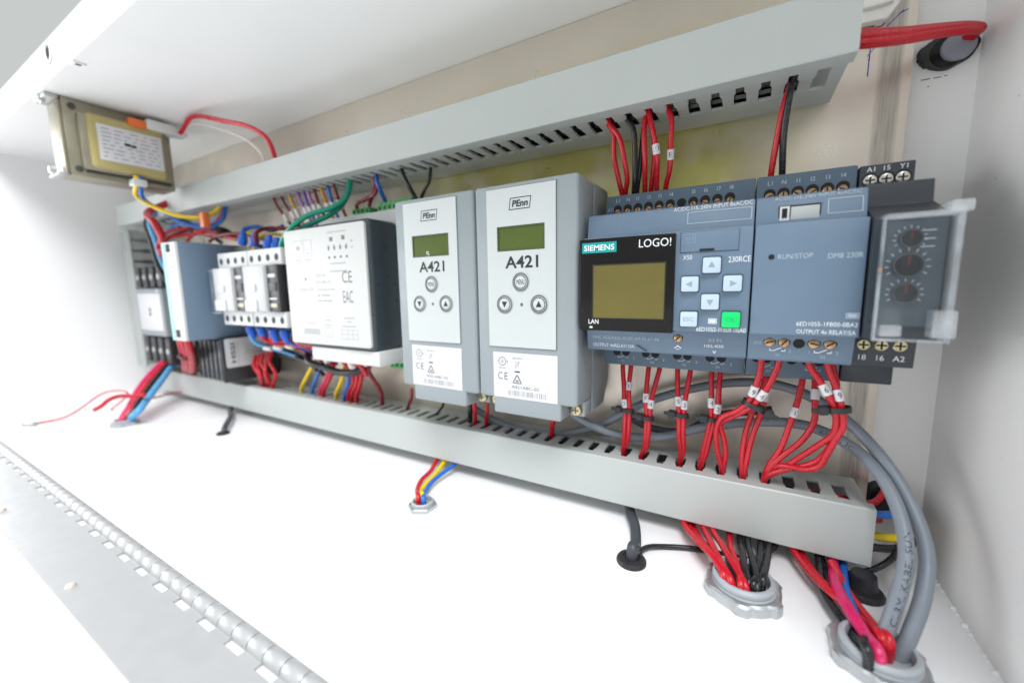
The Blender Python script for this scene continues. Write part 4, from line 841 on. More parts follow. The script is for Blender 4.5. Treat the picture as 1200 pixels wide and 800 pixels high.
# ------------------------------------------------------------------ wires dropping from the controller into the lower duct
def mk(*a): return a
R_ = 1.32
LW1 = 'red wire '
specs = [
 ([(11.4, 24, -47.0), (12.9, 27, -57.2), (13.8, 29, -65.6), (14.4, 29, -71.5), (13.9, 27, -82.2), (12.6, 23, -93.1), (11.3, 20, -101.3)], 'left red wire of the first pair under the olive screen', [((13.7, 29, -67.6), '2')]),
 ([(16.0, 24, -47.2), (15.9, 27, -56.9), (16.4, 29, -63.3), (16.8, 29, -71.1), (16.3, 27, -81.8), (14.6, 23, -92.7), (12.0, 20, -100.6)], 'right red wire of the first pair under the olive screen', [((15.8, 27, -57.9), '1')]),
 ([(25.6, 24, -47.3), (25.5, 27, -55.9), (25.6, 29, -63.1), (26.2, 29, -73.2), (25.5, 27, -83.3), (24.3, 23, -94.0), (21.7, 20, -102.4)], 'left red wire of the second pair under the controller', [((25.6, 29, -62.6), 'F')]),
 ([(31.4, 24, -47.3), (30.0, 27, -55.4), (28.4, 29, -64.7), (27.9, 29, -73.4), (27.1, 27, -83.0), (25.5, 23, -93.8), (22.3, 20, -101.8)], 'right red wire of the second pair under the controller', [((28.4, 29, -65.6), '4')]),
 ([(40.6, 24, -47.0), (41.3, 27, -56.1), (42.2, 29, -62.9), (42.8, 29, -72.2), (42.9, 27, -82.3), (43.6, 23, -92.3), (42.9, 20, -101.6)], 'left red wire of the third pair under the controller', [((42.2, 29, -63.4), '5')]),
 ([(46.9, 24, -46.9), (46.1, 27, -55.5), (45.2, 29, -64.4), (45.0, 29, -71.8), (45.0, 27, -81.9), (45.1, 23, -92.0), (43.3, 20, -101.0)], 'right red wire of the third pair under the controller', [((45.2, 29, -64.8), '3')]),
 ([(57.0, 24, -47.3), (57.4, 27, -55.2), (57.8, 29, -61.8), (57.9, 29, -69.9), (56.6, 27, -78.9), (54.8, 24, -89.7), (53.4, 22, -100.0)], 'left red wire of the fourth pair below the green key', [((57.7, 29, -61.8), '4')]),
 ([(60.9, 24, -47.4), (60.8, 27, -54.8), (60.9, 29, -63.2), (59.7, 29, -70.5), (58.0, 27, -80.5), (56.1, 24, -91.4), (53.8, 22, -99.9)], 'right red wire of the fourth pair below the green key', [((60.7, 29, -64.1), '2')]),
 ([(77.5, 42, -37.1), (76.9, 42, -44.2), (75.2, 42, -50.5), (73.3, 40, -56.9), (68.7, 38, -62.2), (63.0, 36, -66.6), (60.8, 33, -74.4), (61.5, 30, -84.8), (64.2, 25.5, -98.8)], 'red wire bending left from the module terminals, front strand', [((75.4, 42, -50.5), '9')]),
 ([(84.0, 42, -37.0), (81.7, 42, -45.4), (78.6, 42, -52.1), (74.7, 40, -58.7), (67.4, 36, -65.5), (62.7, 33, -70.6), (64.6, 30, -80.6), (65.4, 28, -89.8), (64.1, 25, -99.1)], 'red wire bending left from the module terminals, rear strand', [((78.6, 42, -52.1), '4')]),
 ([(81.2, 24, -47.6), (80.7, 27, -56.3), (78.9, 29, -65.8), (76.0, 29, -78.4), (74.5, 28, -91.5), (73.8, 26, -100.7)], 'red wire hanging straight below the module, right strand', [((80.8, 27, -55.9), '')]),
 ([(80.5, 24, -48.6), (77.8, 27, -58.0), (75.3, 29, -65.5), (73.3, 29, -76.3), (72.6, 28, -90.1), (73.5, 26, -100.8)], 'red wire hanging straight below the module, left strand', []),
 ([(94.9, 26, -46.3), (92.9, 29, -58.8), (91.1, 30, -67.0), (88.1, 30, -79.7), (83.8, 28, -90.9), (82.7, 26, -97.3)], 'red wire tagged T running down to the last used slot', [((92.5, 29, -61.3), 'T')]),
 ([(99.6, 26, -47.0), (99.8, 29, -55.5), (99.8, 31, -64.5), (95.9, 31, -74.1), (89.1, 30, -83.3), (83.9, 28, -92.6), (82.9, 26, -98.1)], 'red wire with blank sleeve curving left below the module', [((99.7, 28, -52.2), '')]),
 ([(94.9, 42, -36.6), (98.5, 43, -42.6), (101.2, 44, -47.4), (104.2, 44, -54.0), (105.5, 43, -60.0), (105.1, 41, -66.3), (101.6, 38, -72.2), (94.7, 33, -82.3), (88.0, 29, -91.7), (83.2, 26, -97.9)], 'red wire with 6 sleeve swinging right then back left', [((100.9, 44, -46.7), '6')]),
 ([(101.1, 42, -36.1), (103.7, 43, -43.7), (105.3, 44, -48.3), (106.9, 44, -55.4), (107.8, 43, -61.5), (105.8, 41, -69.2), (104.0, 39, -76.1), (102.0, 37, -82.8), (97.9, 35, -85.9), (89.3, 31, -87.6), (85.8, 28, -90.9), (83.1, 26, -97.2)], 'red wire with 9 sleeve making the lowest loop', [((105.2, 44, -48.7), '9')]),
 ([(103.2, 38, -36.7), (104.8, 40, -44.2), (104.6, 42, -53.3), (106.9, 42, -61.5), (105.0, 39, -72.0), (100.8, 35, -81.9), (92.0, 31, -88.7), (83.5, 27, -96.2)], 'red wire hidden behind the two sleeved red wires', []),
]
for pts, lab, mks in specs:
    wire('red_wire', 'w_red', R_, pts, lab, 'wire', 'red wires between modules and lower duct', pre=(0, -3 if pts[0][1] < 35 else 0, 8), post=(0, -2, -13), markers=mks)
def tie_at(p, rx, ry, head, lab, ax=(0.05, 0, 1)): return tie(p, ax, rx, ry, head, lab)
tie_at((15.6, 29, -71.5), 3.0, 1.7, -1, 'black cable tie round the first red pair below the screen')
tie_at((26.8, 29, -74.1), 2.4, 2.2, -1, 'black cable tie round the second red pair')
tie_at((43.8, 29, -70.1), 2.9, 1.7, -1, 'black cable tie with its head left on the third red pair')
tie_at((58.7, 29, -70.2), 2.5, 1.8, -1, 'black cable tie at the red pair below the green key')
tie_at((76.1, 38, -58.3), 4.6, 4.0, 1, 'black cable tie holding the red wires that bend left', ax=(0.45, 0, 1))
tie_at((105.5, 44, -54.2), 3.6, 3.0, -1, 'black cable tie holding the rightmost looping red wires', ax=(-0.15, 0, 1))

# ------------------------------------------------------------------ wires from the upper duct to the controllers
specs = [
 ('w_red', [(2.3, 31, 83.8), (5.9, 32, 76.9), (6.1, 30, 65.1), (7.9, 26, 53.6), (8.6, 22, 47.7)], 'leftmost red wire above the controller, left strand of its pair', []),
 ('w_red', [(3.8, 32, 82.8), (9.5, 33, 73.4), (12.1, 31, 60.9), (12.4, 27, 53.7), (10.4, 22, 47.4)], 'red wire crossing into the leftmost pair from the right', []),
 ('w_black', [(12.2, 31, 83.8), (16.0, 32, 77.4), (17.0, 31, 68.1), (16.4, 27, 53.1), (15.0, 22, 47.7)], 'black wire between the red ones above the controller', []),
 ('w_black', [(21.6, 29, 84.5), (19.5, 27, 67.9), (18.7, 26, 59.4), (16.3, 21, 48.2)], 'black wire half hidden behind the middle red wires', []),
 ('w_red', [(22.0, 31, 84.2), (21.6, 32, 73.5), (22.1, 31, 62.2), (20.7, 22, 48.3)], 'thick-looking left red wire of the middle trio', []),
 ('w_red', [(23.3, 30, 83.0), (25.7, 29, 72.4), (26.2, 28, 64.4), (23.5, 20, 48.4)], 'rear red wire of the middle trio', []),
 ('w_red', [(23.9, 33, 82.7), (26.6, 34, 71.9), (28.4, 33, 60.6), (26.8, 23, 47.8)], 'right red wire of the middle trio with Z1 sleeve', [((27.3, 33, 64.0), 'Z1')]),
 ('w_red', [(32.5, 31, 83.8), (34.4, 32, 77.6), (34.3, 31, 65.0), (33.8, 28, 56.1), (31.1, 22, 47.8)], 'single red wire with letter sleeve right of the trio', [((34.2, 30, 61.4), 'E')]),
 ('w_red', [(82.0, 31, 82.7), (80.1, 31, 74.6), (78.3, 28, 60.5), (77.2, 22, 46.7)], 'straight red wire dropping to the narrow module', []),
 ('w_black', [(82.3, 33, 82.5), (81.6, 33, 75.9), (80.7, 30, 62.6), (81.6, 22, 46.8)], 'straight black wire beside the red one on the narrow module', []),
]
for m, pts, lab, mks in specs:
    wire('red_wire' if m == 'w_red' else 'black_wire', m, 1.32 if m == 'w_red' else 1.35, pts, lab, 'wire', 'wires between upper duct and controllers', pre=(0, -1, 10), post=(0, -3, -8), markers=mks)
wire('black_wire', 'w_black', 1.5, [(-141.7, 33, 77.1), (-139.2, 31, 70.3), (-138.9, 25, 63.2)], 'short black wire above the left temperature controller', pre=(-3, 0, 10), post=(3, -4, -10))
wire('black_wire', 'w_black', 1.3, [(-126.4, 24, 73.4), (-132.4, 22, 68.8), (-139.5, 18, 64.5)], 'dim black wire behind the left temperature controller top', pre=(2, 0, 10), post=(-3, -4, -10))

# red bundle from the end of the upper duct to the wall entry
RB = [[(100.3, 31, 96.2), (105.2, 30, 95.8), (119.0, 22, 96.3), (131.0, 14, 97.9), (142.6, 6, 99.1), (147.3, 1.5, 98.9), (146.7, -2, 98.3)], [(100.2, 32, 94.6), (105.0, 32, 93.8), (118.7, 23.5, 94.7), (130.8, 15, 96.8), (142.7, 6, 98.6), (147.1, 1.5, 98.7), (146.2, -2, 98.4)], [(100.4, 31, 93.9), (105.4, 30, 93.5), (119.1, 22, 94.4), (131.1, 14, 96.5), (142.7, 6, 98.1), (146.9, 1.5, 98.5), (145.7, -2, 98.6)], [(100.4, 32, 92.3), (105.1, 32, 91.5), (118.9, 23.5, 92.9), (130.9, 15, 95.4), (142.8, 6, 97.6), (146.7, 1.5, 98.3), (145.2, -2, 98.7)], [(100.6, 31, 91.6), (105.6, 30, 91.1), (119.3, 22, 92.6), (131.2, 14, 95.1), (142.8, 6, 97.1), (146.4, 1.5, 98.1), (144.7, -2, 98.9)]]
for k in range(5):
    pts = RB[k]
    wire('red_wire', 'w_red', 1.45, pts, ['top', 'second', 'middle', 'fourth', 'lowest'][k]+' red wire in the bundle from upper duct to wall entry', 'wire', 'red bundle at the wall entry', pre=(-8, 0, 0.5), post=(-1, -5, -1.5))

# ------------------------------------------------------------------ wires out of the duct into the big conduit fitting
G1 = (75.2, 64.5)
reds = [[(47.7, 34, -126.9), (56.1, 51, -125.3), (64.0, 63, -124.2)], [(49.6, 32, -128.4), (59.8, 50, -127.3), (67.2, 64, -126.2)], [(57.1, 34, -126.5), (62.0, 51, -124.7), (66.4, 63, -125.0)], [(61.1, 34, -126.2), (67.0, 52, -124.2), (72.1, 64, -124.8)], [(68.9, 31, -128.4), (70.2, 49, -126.2), (73.5, 62, -126.5)], [(52.0, 30, -129.3), (58.2, 48, -127.3), (65.3, 61, -125.0)]]
ends = [(68.5, 70.5, -127), (71.0, 71.9, -127), (70.4, 72.0, -126), (76.0, 72.0, -127), (74.1, 72.2, -126), (67.7, 70.0, -126)]
for k, (pts, e) in enumerate(zip(reds, ends)):
    wire('red_wire', 'w_red', 1.5, pts+[e], ['leftmost', 'second', 'fourth', 'fifth', 'rightmost', 'third'][k]+' red wire, counted at the duct, into the large conduit fitting', 'wire', 'red wires in the large conduit fitting', pre=(-3, -6, 7), post=(0.6, 0.3, -7))
blks = [[(73.8, 32, -127.7), (74.8, 50, -125.8), (75.7, 63, -125.4)], [(77.0, 34, -126.9), (78.5, 52, -125.9), (80.1, 65, -125.6)], [(82.8, 33, -127.0), (81.5, 52, -126.5), (80.2, 62, -126.8)], [(86.0, 34, -126.7), (84.0, 53, -125.8), (82.1, 66, -124.9)], [(88.7, 31, -128.5), (81.7, 47, -127.1), (76.8, 60, -127.8)]]
ends = [(77.3, 69.1, -127), (80.0, 70.3, -127), (78.7, 69.7, -126), (81.9, 67.1, -127), (75.4, 69.3, -126)]
for k, (pts, e) in enumerate(zip(blks, ends)):
    wire('black_wire', 'w_black', 1.5, pts+[e], ['leftmost', 'second', 'third', 'fourth', 'rightmost'][k]+' black wire, counted at the duct, into the large conduit fitting', 'wire', 'black wires in the large conduit fitting', pre=(1, -6, 7), post=(0, 0, -7))
wire('dark_cable', 'cable_dark', 2.7, [(18.6, 30, -130.2), (24.2, 42, -131.4), (27.8, 56, -134.2), (28.6, 66.5, -128)], 'single dark grey cable entering the flat grommet', 'cable', pre=(-2, -6, 8), post=(-0.4, 0.6, -8), seg=14)
wire('black_cable', 'w_black', 1.25, [(30.4, 62, -133.4), (33.3, 56, -132.9), (41.3, 50, -133.4), (56.6, 44, -133.5), (75.3, 38, -135.9), (93.1, 34, -136.8), (107.8, 33, -135.2), (118.9, 34, -130.4), (127, 34, -124), (136, 22, -118), (138.5, 10, -108), (134, 1, -101)], 'thin black cable snaking along the floor behind the fittings', 'cable', pre=(-3, 3, -6))
# into the right conduit fitting
G2 = (116.3, 79.5)
def g2(dx, dd, z=-129): return (G2[0]+dx, G2[1]+dd, z)
wire('red_wire', 'w_red', 1.5, [(95.6, 33, -127.0), (100.7, 48, -127.6), (107.4, 61, -127.1), (113.7, 67, -128.7), (116.5, 80.7, -124)], 'red wire slanting to the right fitting, front strand', pre=(-4, -6, 7), post=(0.6, 0, -7))
wire('red_wire', 'w_red', 1.5, [(98.9, 31, -128.7), (103.5, 46, -129.6), (110.0, 59, -128.3), (116.2, 67, -129.0), (118.4, 80.1, -124)], 'red wire slanting to the right fitting, rear strand', pre=(-4, -6, 7), post=(0.6, 0, -7))
wire('pink_wire', 'w_pink', 2.1, [(110.9, 32, -128.3), (108.3, 55, -125.8), (110.2, 71, -125.2), (112.8, 79, -126.2), (114.0, 87.3, -125)], 'thick pink wire beside the blue one entering right fitting', pre=(-1, -6, 7), post=(0.6, 0, -7))
wire('blue_wire', 'w_blue', 1.6, [(115.0, 30, -129.0), (112.2, 50, -128.6), (112.3, 65, -128.3), (112.6, 74, -129.1), (112.7, 84.7, -126)], 'blue wire curving behind the pink one into right fitting', pre=(0, -6, 7), post=(0.6, 0, -7))
wire('black_wire', 'w_black', 1.6, [(105.5, 32, -127.6), (104.5, 54, -130.3), (107.1, 66, -130.2), (110.5, 75, -130.3), (110.8, 88.8, -124)], 'lower black wire bowing out before the right fitting', pre=(-1, -6, 7), post=(1, 0, -7))
wire('black_wire', 'w_black', 1.4, [(107.4, 29, -129.7), (107.4, 48, -130.3), (110.1, 62, -129.8), (112.8, 72, -130.0), (112.2, 84.6, -125)], 'upper black wire tucked behind the red pair', pre=(-1, -6, 7), post=(1, 0, -7))
wire('red_wire', 'w_red', 1.5, [(112.7, 50, -129.2), (114.2, 60, -128.1), (116.6, 71, -127.0), (117.9, 80.7, -125)], 'red wire between pink wire and grey cable at right fitting', pre=(-4, -10, 5), post=(0.6, 0, -7))
# coming out of the open right end of the lower duct
wire('red_wire', 'w_red', 1.5, [(96, 14, -106), (112, 15, -105), (122, 15, -105.5), (128, 11, -106), (133, 3, -104)], 'upper red wire leaving the open duct end', post=(2, -8, 1))
wire('red_wire', 'w_red', 1.5, [(100, 18, -110), (118, 19, -110.5), (126, 19, -110), (129.5, 15, -112.5), (126, 10, -114.5), (118, 9, -114)], 'red wire curling back into the open duct end')
wire('blue_wire', 'w_blue', 1.7, [(80, 22, -107), (110, 22, -107), (123, 22, -107.2), (131, 20, -106.6), (139, 12, -106)], 'blue wire leaving the open duct end', post=(4, -8, 0))
wire('yellow_wire', 'w_yellow', 1.8, [(90, 24, -116), (112, 24, -116), (124, 24, -116.4), (134, 22, -115.8), (141, 16, -114.6), (143.5, 10, -114)], 'yellow wire leaving the open duct end', post=(0.5, -8, -4))
wire('grey_wire', 'cable_dark', 1.7, [(90, 26, -120.5), (112, 26, -120.5), (124, 26, -120.8), (134, 22, -121), (142, 14, -120)], 'dark grey wire below the yellow one at duct end', post=(2, -8, 0))
wire('purple_wire', 'w_purple', 1.5, [(60, 20, -109), (84, 20, -108), (95, 21, -107.5), (104, 18, -109)], 'purple wire glimpsed through an empty slot of the lower duct')
wire('red_wire', 'w_red', 1.5, [(86, 24, -110), (102.5, 25, -108), (112, 26, -106.5), (117, 25, -109)], 'red wire glimpsed through the last two duct slots')
# ------------------------------------------------------------------ middle and left wiring
for m, a, lab in (('w_red', [(-122.1, 33, -127.5), (-117.9, 45, -130.2), (-115.0, 58, -130.8), (-109.6, 68, -131.6), (-97.8, 79.6, -128)], 'red wire entering the small conduit fitting'),
                  ('w_yellow', [(-115.2, 33, -127.8), (-113.2, 46, -131.3), (-110.4, 59, -132.3), (-107.6, 67, -132.8), (-97.0, 77.0, -128)], 'yellow wire entering the small conduit fitting'),
                  ('w_blue', [(-106.1, 33, -128.1), (-107.4, 46, -130.0), (-105.8, 59, -130.6), (-101.6, 70, -131.6), (-93.6, 79.5, -128)], 'blue wire entering the small conduit fitting')):
    wire(m[2:]+'_wire', m, 1.5, a, lab, pre=(3, -7, 5), post=(0, 0, -7))
wire('yellow_wire', 'w_yellow', 1.2, [(-98.8, 78.0, -127), (-99.4, 79.2, -131)], 'short yellow wire end at rim of small conduit fitting')
wire('red_wire', 'w_red', 1.5, [(-93.3, 24, -86.0), (-94.2, 22, -93.7), (-96.6, 19, -100.8)], 'short red wire under the left temperature controller screw', pre=(0, 0, 8), post=(0, 0, -12))
wire('black_wire', 'w_black', 1.8, [(-98.5, 22, -87.9), (-100.3, 20, -96.5), (-102.0, 18, -103.9)], 'short black wire beside the short red one', pre=(0, 0, 8), post=(0, 0, -12))
wire('red_wire', 'w_red', 1.4, [(-85.1, 20, -89.1), (-87.3, 18, -95.1), (-88.1, 17, -100.7)], 'short red wire between the two temperature controllers', pre=(0, 0, 8), post=(0, 0, -12))
wire('red_wire', 'w_red', 1.7, [(-33.1, 22, -88.0), (-35.1, 19, -92.7), (-36.5, 16, -99.8)], 'short red wire under the right temperature controller', pre=(0, 0, 8), post=(0, 0, -14))
wire('dark_red_wire', 'w_darkred', 1.4, [(-157.9, 20, -88.2), (-164.1, 17, -95.4), (-167.4, 16, -102.0)], 'short dark red wire under left edge of the left temperature controller', pre=(1, 0, 8), post=(-1, 0, -12))
wire('black_wire', 'w_black', 1.0, [(-127.3, 18, -91.0), (-133.5, 16, -97.2), (-140.1, 15, -105.4)], 'thin black wire end lying on the duct fingers', pre=(1, 0, 6))
# green earth wires
wire('green_wire', 'w_green', 2.0, [(-197.9, 33, 79.1), (-200.1, 36, 68.7), (-208.0, 42, 61.6), (-226.3, 50, 56.6), (-240.0, 56, 48.0), (-258.9, 54, 37.1)], 'upper green wire arching over the white valve module', group='green wires', pre=(2, 0, 12), post=(-2, 0, -9))
wire('green_wire', 'w_green', 2.0, [(-203.0, 30, 76.5), (-207.3, 33, 66.2), (-213.3, 40, 57.3), (-230.2, 48, 50.1), (-242.5, 52, 44.8), (-256.0, 50, 37.9)], 'lower green wire arching over the white valve module', group='green wires', pre=(2, 0, 12), post=(-2, 0, -9))
# ferruled wires into the valve module top
wire('dark_red_wire', 'w_darkred', 1.3, [(-303.6, 30, 79.3), (-300.5, 27, 70.7), (-296.2, 22, 60.1)], 'first of the slanting wires above the valve module from the left, dark red', group='slanting wires above the valve module', pre=(-2, 0, 10), post=(2, -3, -10))
L_ = (-296.5, 25, 64.7); tag(lathe('ferrule', 'ferrule_white', None, L_, (0.35, -0.15, -1), [(1.9, -3.5), (2.0, -3), (2.0, 3), (1.7, 4)], 12), 'white ferrule on the first slanting wire above the valve module', 'ferrule', 'white ferrules')
wire('dark_red_wire', 'w_darkred', 1.3, [(-291.7, 30, 79.4), (-289.1, 27, 71.6), (-285.4, 22, 62.2)], 'second of the slanting wires above the valve module from the left, dark red', group='slanting wires above the valve module', pre=(-2, 0, 10), post=(2, -3, -10))
L_ = (-285.5, 25, 66.2); tag(lathe('ferrule', 'ferrule_white', None, L_, (0.35, -0.15, -1), [(1.9, -3.5), (2.0, -3), (2.0, 3), (1.7, 4)], 12), 'white ferrule on the second slanting wire above the valve module', 'ferrule', 'white ferrules')
wire('orange_wire', 'w_orange', 1.3, [(-280.0, 30, 80.2), (-280.0, 27, 72.5), (-280.2, 22, 63.1)], 'third of the slanting wires above the valve module from the left, orange', group='slanting wires above the valve module', pre=(-2, 0, 10), post=(2, -3, -10))
L_ = (-278.7, 25, 67.2); tag(lathe('ferrule', 'ferrule_white', None, L_, (0.35, -0.15, -1), [(1.9, -3.5), (2.0, -3), (2.0, 3), (1.7, 4)], 12), 'white ferrule on the third slanting wire above the valve module', 'ferrule', 'white ferrules')
wire('lilac_wire', 'w_lilac', 1.3, [(-267.8, 30, 79.4), (-267.6, 27, 72.2), (-267.7, 22, 63.4)], 'fourth of the slanting wires above the valve module from the left, lilac', group='slanting wires above the valve module', pre=(-2, 0, 10), post=(2, -3, -10))
L_ = (-266.3, 25, 67.2); tag(lathe('ferrule', 'ferrule_white', None, L_, (0.35, -0.15, -1), [(1.9, -3.5), (2.0, -3), (2.0, 3), (1.7, 4)], 12), 'white ferrule on the fourth slanting wire above the valve module', 'ferrule', 'white ferrules')
wire('purple_wire', 'w_purple', 1.3, [(-259.4, 30, 79.0), (-260.6, 27, 72.4), (-262.7, 22, 64.3)], 'fifth of the slanting wires above the valve module from the left, purple', group='slanting wires above the valve module', pre=(-2, 0, 10), post=(2, -3, -10))
L_ = (-260.5, 25, 67.8); tag(lathe('ferrule', 'ferrule_white', None, L_, (0.35, -0.15, -1), [(1.9, -3.5), (2.0, -3), (2.0, 3), (1.7, 4)], 12), 'white ferrule on the fifth slanting wire above the valve module', 'ferrule', 'white ferrules')
wire('lilac_wire', 'w_lilac', 1.3, [(-253.4, 30, 79.7), (-254.1, 27, 73.1), (-255.5, 22, 65.0)], 'sixth of the slanting wires above the valve module from the left, lilac', group='slanting wires above the valve module', pre=(-2, 0, 10), post=(2, -3, -10))
L_ = (-253.6, 25, 68.5); tag(lathe('ferrule', 'ferrule_white', None, L_, (0.35, -0.15, -1), [(1.9, -3.5), (2.0, -3), (2.0, 3), (1.7, 4)], 12), 'white ferrule on the sixth slanting wire above the valve module', 'ferrule', 'white ferrules')
wire('dark_red_wire', 'w_darkred', 1.3, [(-245.3, 30, 80.0), (-246.5, 27, 73.0), (-248.5, 22, 64.3)], 'seventh of the slanting wires above the valve module from the left, dark red', group='slanting wires above the valve module', pre=(-2, 0, 10), post=(2, -3, -10))
L_ = (-246.4, 25, 68.0); tag(lathe('ferrule', 'ferrule_white', None, L_, (0.35, -0.15, -1), [(1.9, -3.5), (2.0, -3), (2.0, 3), (1.7, 4)], 12), 'white ferrule on the seventh slanting wire above the valve module', 'ferrule', 'white ferrules')
wire('orange_wire', 'w_orange', 1.3, [(-236.3, 30, 80.2), (-236.6, 27, 72.6), (-237.3, 22, 63.2)], 'eighth of the slanting wires above the valve module from the left, orange', group='slanting wires above the valve module', pre=(-2, 0, 10), post=(2, -3, -10))
L_ = (-235.7, 25, 67.2); tag(lathe('ferrule', 'ferrule_white', None, L_, (0.35, -0.15, -1), [(1.9, -3.5), (2.0, -3), (2.0, 3), (1.7, 4)], 12), 'white ferrule on the eighth slanting wire above the valve module', 'ferrule', 'white ferrules')
wire('blue_wire', 'w_blue', 1.3, [(-227.6, 30, 79.8), (-229.1, 27, 72.7), (-231.6, 22, 64.0)], 'ninth of the slanting wires above the valve module from the left, blue', group='slanting wires above the valve module', pre=(-2, 0, 10), post=(2, -3, -10))
L_ = (-229.3, 25, 67.7); tag(lathe('ferrule', 'ferrule_white', None, L_, (0.35, -0.15, -1), [(1.9, -3.5), (2.0, -3), (2.0, 3), (1.7, 4)], 12), 'white ferrule on the ninth slanting wire above the valve module', 'ferrule', 'white ferrules')
wire('dark_red_wire', 'w_darkred', 1.3, [(-220.1, 30, 80.1), (-220.7, 27, 73.0), (-221.8, 22, 64.3)], 'tenth of the slanting wires above the valve module from the left, dark red', group='slanting wires above the valve module', pre=(-2, 0, 10), post=(2, -3, -10))
L_ = (-220.1, 25, 68.0); tag(lathe('ferrule', 'ferrule_white', None, L_, (0.35, -0.15, -1), [(1.9, -3.5), (2.0, -3), (2.0, 3), (1.7, 4)], 12), 'white ferrule on the tenth slanting wire above the valve module', 'ferrule', 'white ferrules')
wire('dark_red_wire', 'w_darkred', 1.4, [(-174.1, 30, 78.3), (-180.1, 26, 71.8), (-192.4, 20, 65.4)], 'dark red wire entering the green connector', pre=(0, 0, 10), post=(0, 0, -6))
wire('blue_wire', 'w_blue', 1.6, [(-171.4, 30, 77.3), (-171.9, 26, 70.8), (-174.3, 20, 64.6)], 'blue wire entering the green connector beside the dark red one', pre=(-1, 0, 10), post=(0, 0, -6))
wire('dark_red_wire', 'w_darkred', 1.4, [(-176.1, 28, 70.9), (-190.0, 26, 68.0), (-202.5, 24, 65.9)], 'dark red wire bending left over the green connectors', pre=(3, 0, 12), post=(-4, -4, -5))
# blue ferrules and short leads on the contactors
q = (-326.5, 50, 45.1); tag(lathe('terminal_sleeve', 'ferrule_blue', None, (q[0], q[1], q[2]-5), (0.1, -0.15, 1), [(2.6, 0), (3.6, 1), (3.8, 6), (2.8, 9), (2.2, 12)], 12), 'first blue crimp sleeve from the left on top of the contactors', 'ferrule', 'blue crimp sleeves on top')
q = (-307.2, 50, 43.0); tag(lathe('terminal_sleeve', 'ferrule_blue', None, (q[0], q[1], q[2]-5), (0.1, -0.15, 1), [(2.6, 0), (3.6, 1), (3.8, 6), (2.8, 9), (2.2, 12)], 12), 'second blue crimp sleeve from the left on top of the contactors', 'ferrule', 'blue crimp sleeves on top')
q = (-286.6, 50, 39.4); tag(lathe('terminal_sleeve', 'ferrule_blue', None, (q[0], q[1], q[2]-5), (0.1, -0.15, 1), [(2.6, 0), (3.6, 1), (3.8, 6), (2.8, 9), (2.2, 12)], 12), 'third blue crimp sleeve from the left on top of the contactors', 'ferrule', 'blue crimp sleeves on top')
q = (-275.7, 50, 36.5); tag(lathe('terminal_sleeve', 'ferrule_blue', None, (q[0], q[1], q[2]-5), (0.1, -0.15, 1), [(2.6, 0), (3.6, 1), (3.8, 6), (2.8, 9), (2.2, 12)], 12), 'fourth blue crimp sleeve from the left on top of the contactors', 'ferrule', 'blue crimp sleeves on top')
q = (-324.1, 52, -37.6); tag(lathe('terminal_sleeve', 'ferrule_blue', None, (q[0], q[1], q[2]+5), (0.1, -0.15, -1), [(2.6, 0), (3.6, 1), (3.8, 6), (2.8, 9), (2.2, 12)], 12), 'first blue crimp sleeve from the left below the contactors', 'ferrule', 'blue crimp sleeves below')
q = (-305.9, 52, -38.4); tag(lathe('terminal_sleeve', 'ferrule_blue', None, (q[0], q[1], q[2]+5), (0.1, -0.15, -1), [(2.6, 0), (3.6, 1), (3.8, 6), (2.8, 9), (2.2, 12)], 12), 'second blue crimp sleeve from the left below the contactors', 'ferrule', 'blue crimp sleeves below')
q = (-287.2, 52, -39.1); tag(lathe('terminal_sleeve', 'ferrule_blue', None, (q[0], q[1], q[2]+5), (0.1, -0.15, -1), [(2.6, 0), (3.6, 1), (3.8, 6), (2.8, 9), (2.2, 12)], 12), 'third blue crimp sleeve from the left below the contactors', 'ferrule', 'blue crimp sleeves below')
q = (-270.6, 52, -39.2); tag(lathe('terminal_sleeve', 'ferrule_blue', None, (q[0], q[1], q[2]+5), (0.1, -0.15, -1), [(2.6, 0), (3.6, 1), (3.8, 6), (2.8, 9), (2.2, 12)], 12), 'fourth blue crimp sleeve from the left below the contactors', 'ferrule', 'blue crimp sleeves below')
wire('blue_wire', 'w_blue', 1.9, [(-324.4, 50, 48.7), (-329.2, 44, 55.8), (-324.1, 36, 57.8), (-316.7, 28, 55.0)], 'blue wire arching from the top of the contactors', pre=(0, 0, -6), post=(10, -6, 4))
wire('dark_red_wire', 'w_darkred', 1.7, [(-303.9, 50, 46.4), (-307.3, 44, 52.4), (-305.9, 34, 55.7), (-292.4, 28, 54.5)], 'dark red wire arching from the top of the contactors', pre=(0, 0, -6), post=(10, -6, 4))
wire('yellow_wire', 'w_yellow', 1.2, [(-332.2, 42, 53.2), (-327.7, 40, 51.5), (-317.4, 36, 48.1)], 'yellow wire peeping between the blue sleeves on top', post=(6, -4, 0))
wire('light_blue_wire', 'w_lightblue', 1.8, [(-323.5, 52, -42.3), (-323.8, 48, -49.2), (-317.9, 40, -54.0), (-305.2, 34, -58.1)], 'light blue wire sweeping right below the contactors', pre=(0, 0, 6), post=(14, -6, -5))
wire('red_wire', 'w_red', 1.7, [(-304.0, 52, -43.0), (-299.3, 46, -48.1), (-286.6, 38, -50.0), (-261.1, 32, -54.0)], 'red wire running right below the contactors, upper', pre=(0, 0, 6), post=(14, -6, -5))
wire('red_wire', 'w_red', 1.7, [(-294.3, 50, -44.3), (-280.4, 46, -45.6), (-266.2, 38, -49.7), (-245.1, 30, -56.3)], 'red wire running right below the contactors, lower', pre=(0, 0, 6), post=(14, -6, -5))
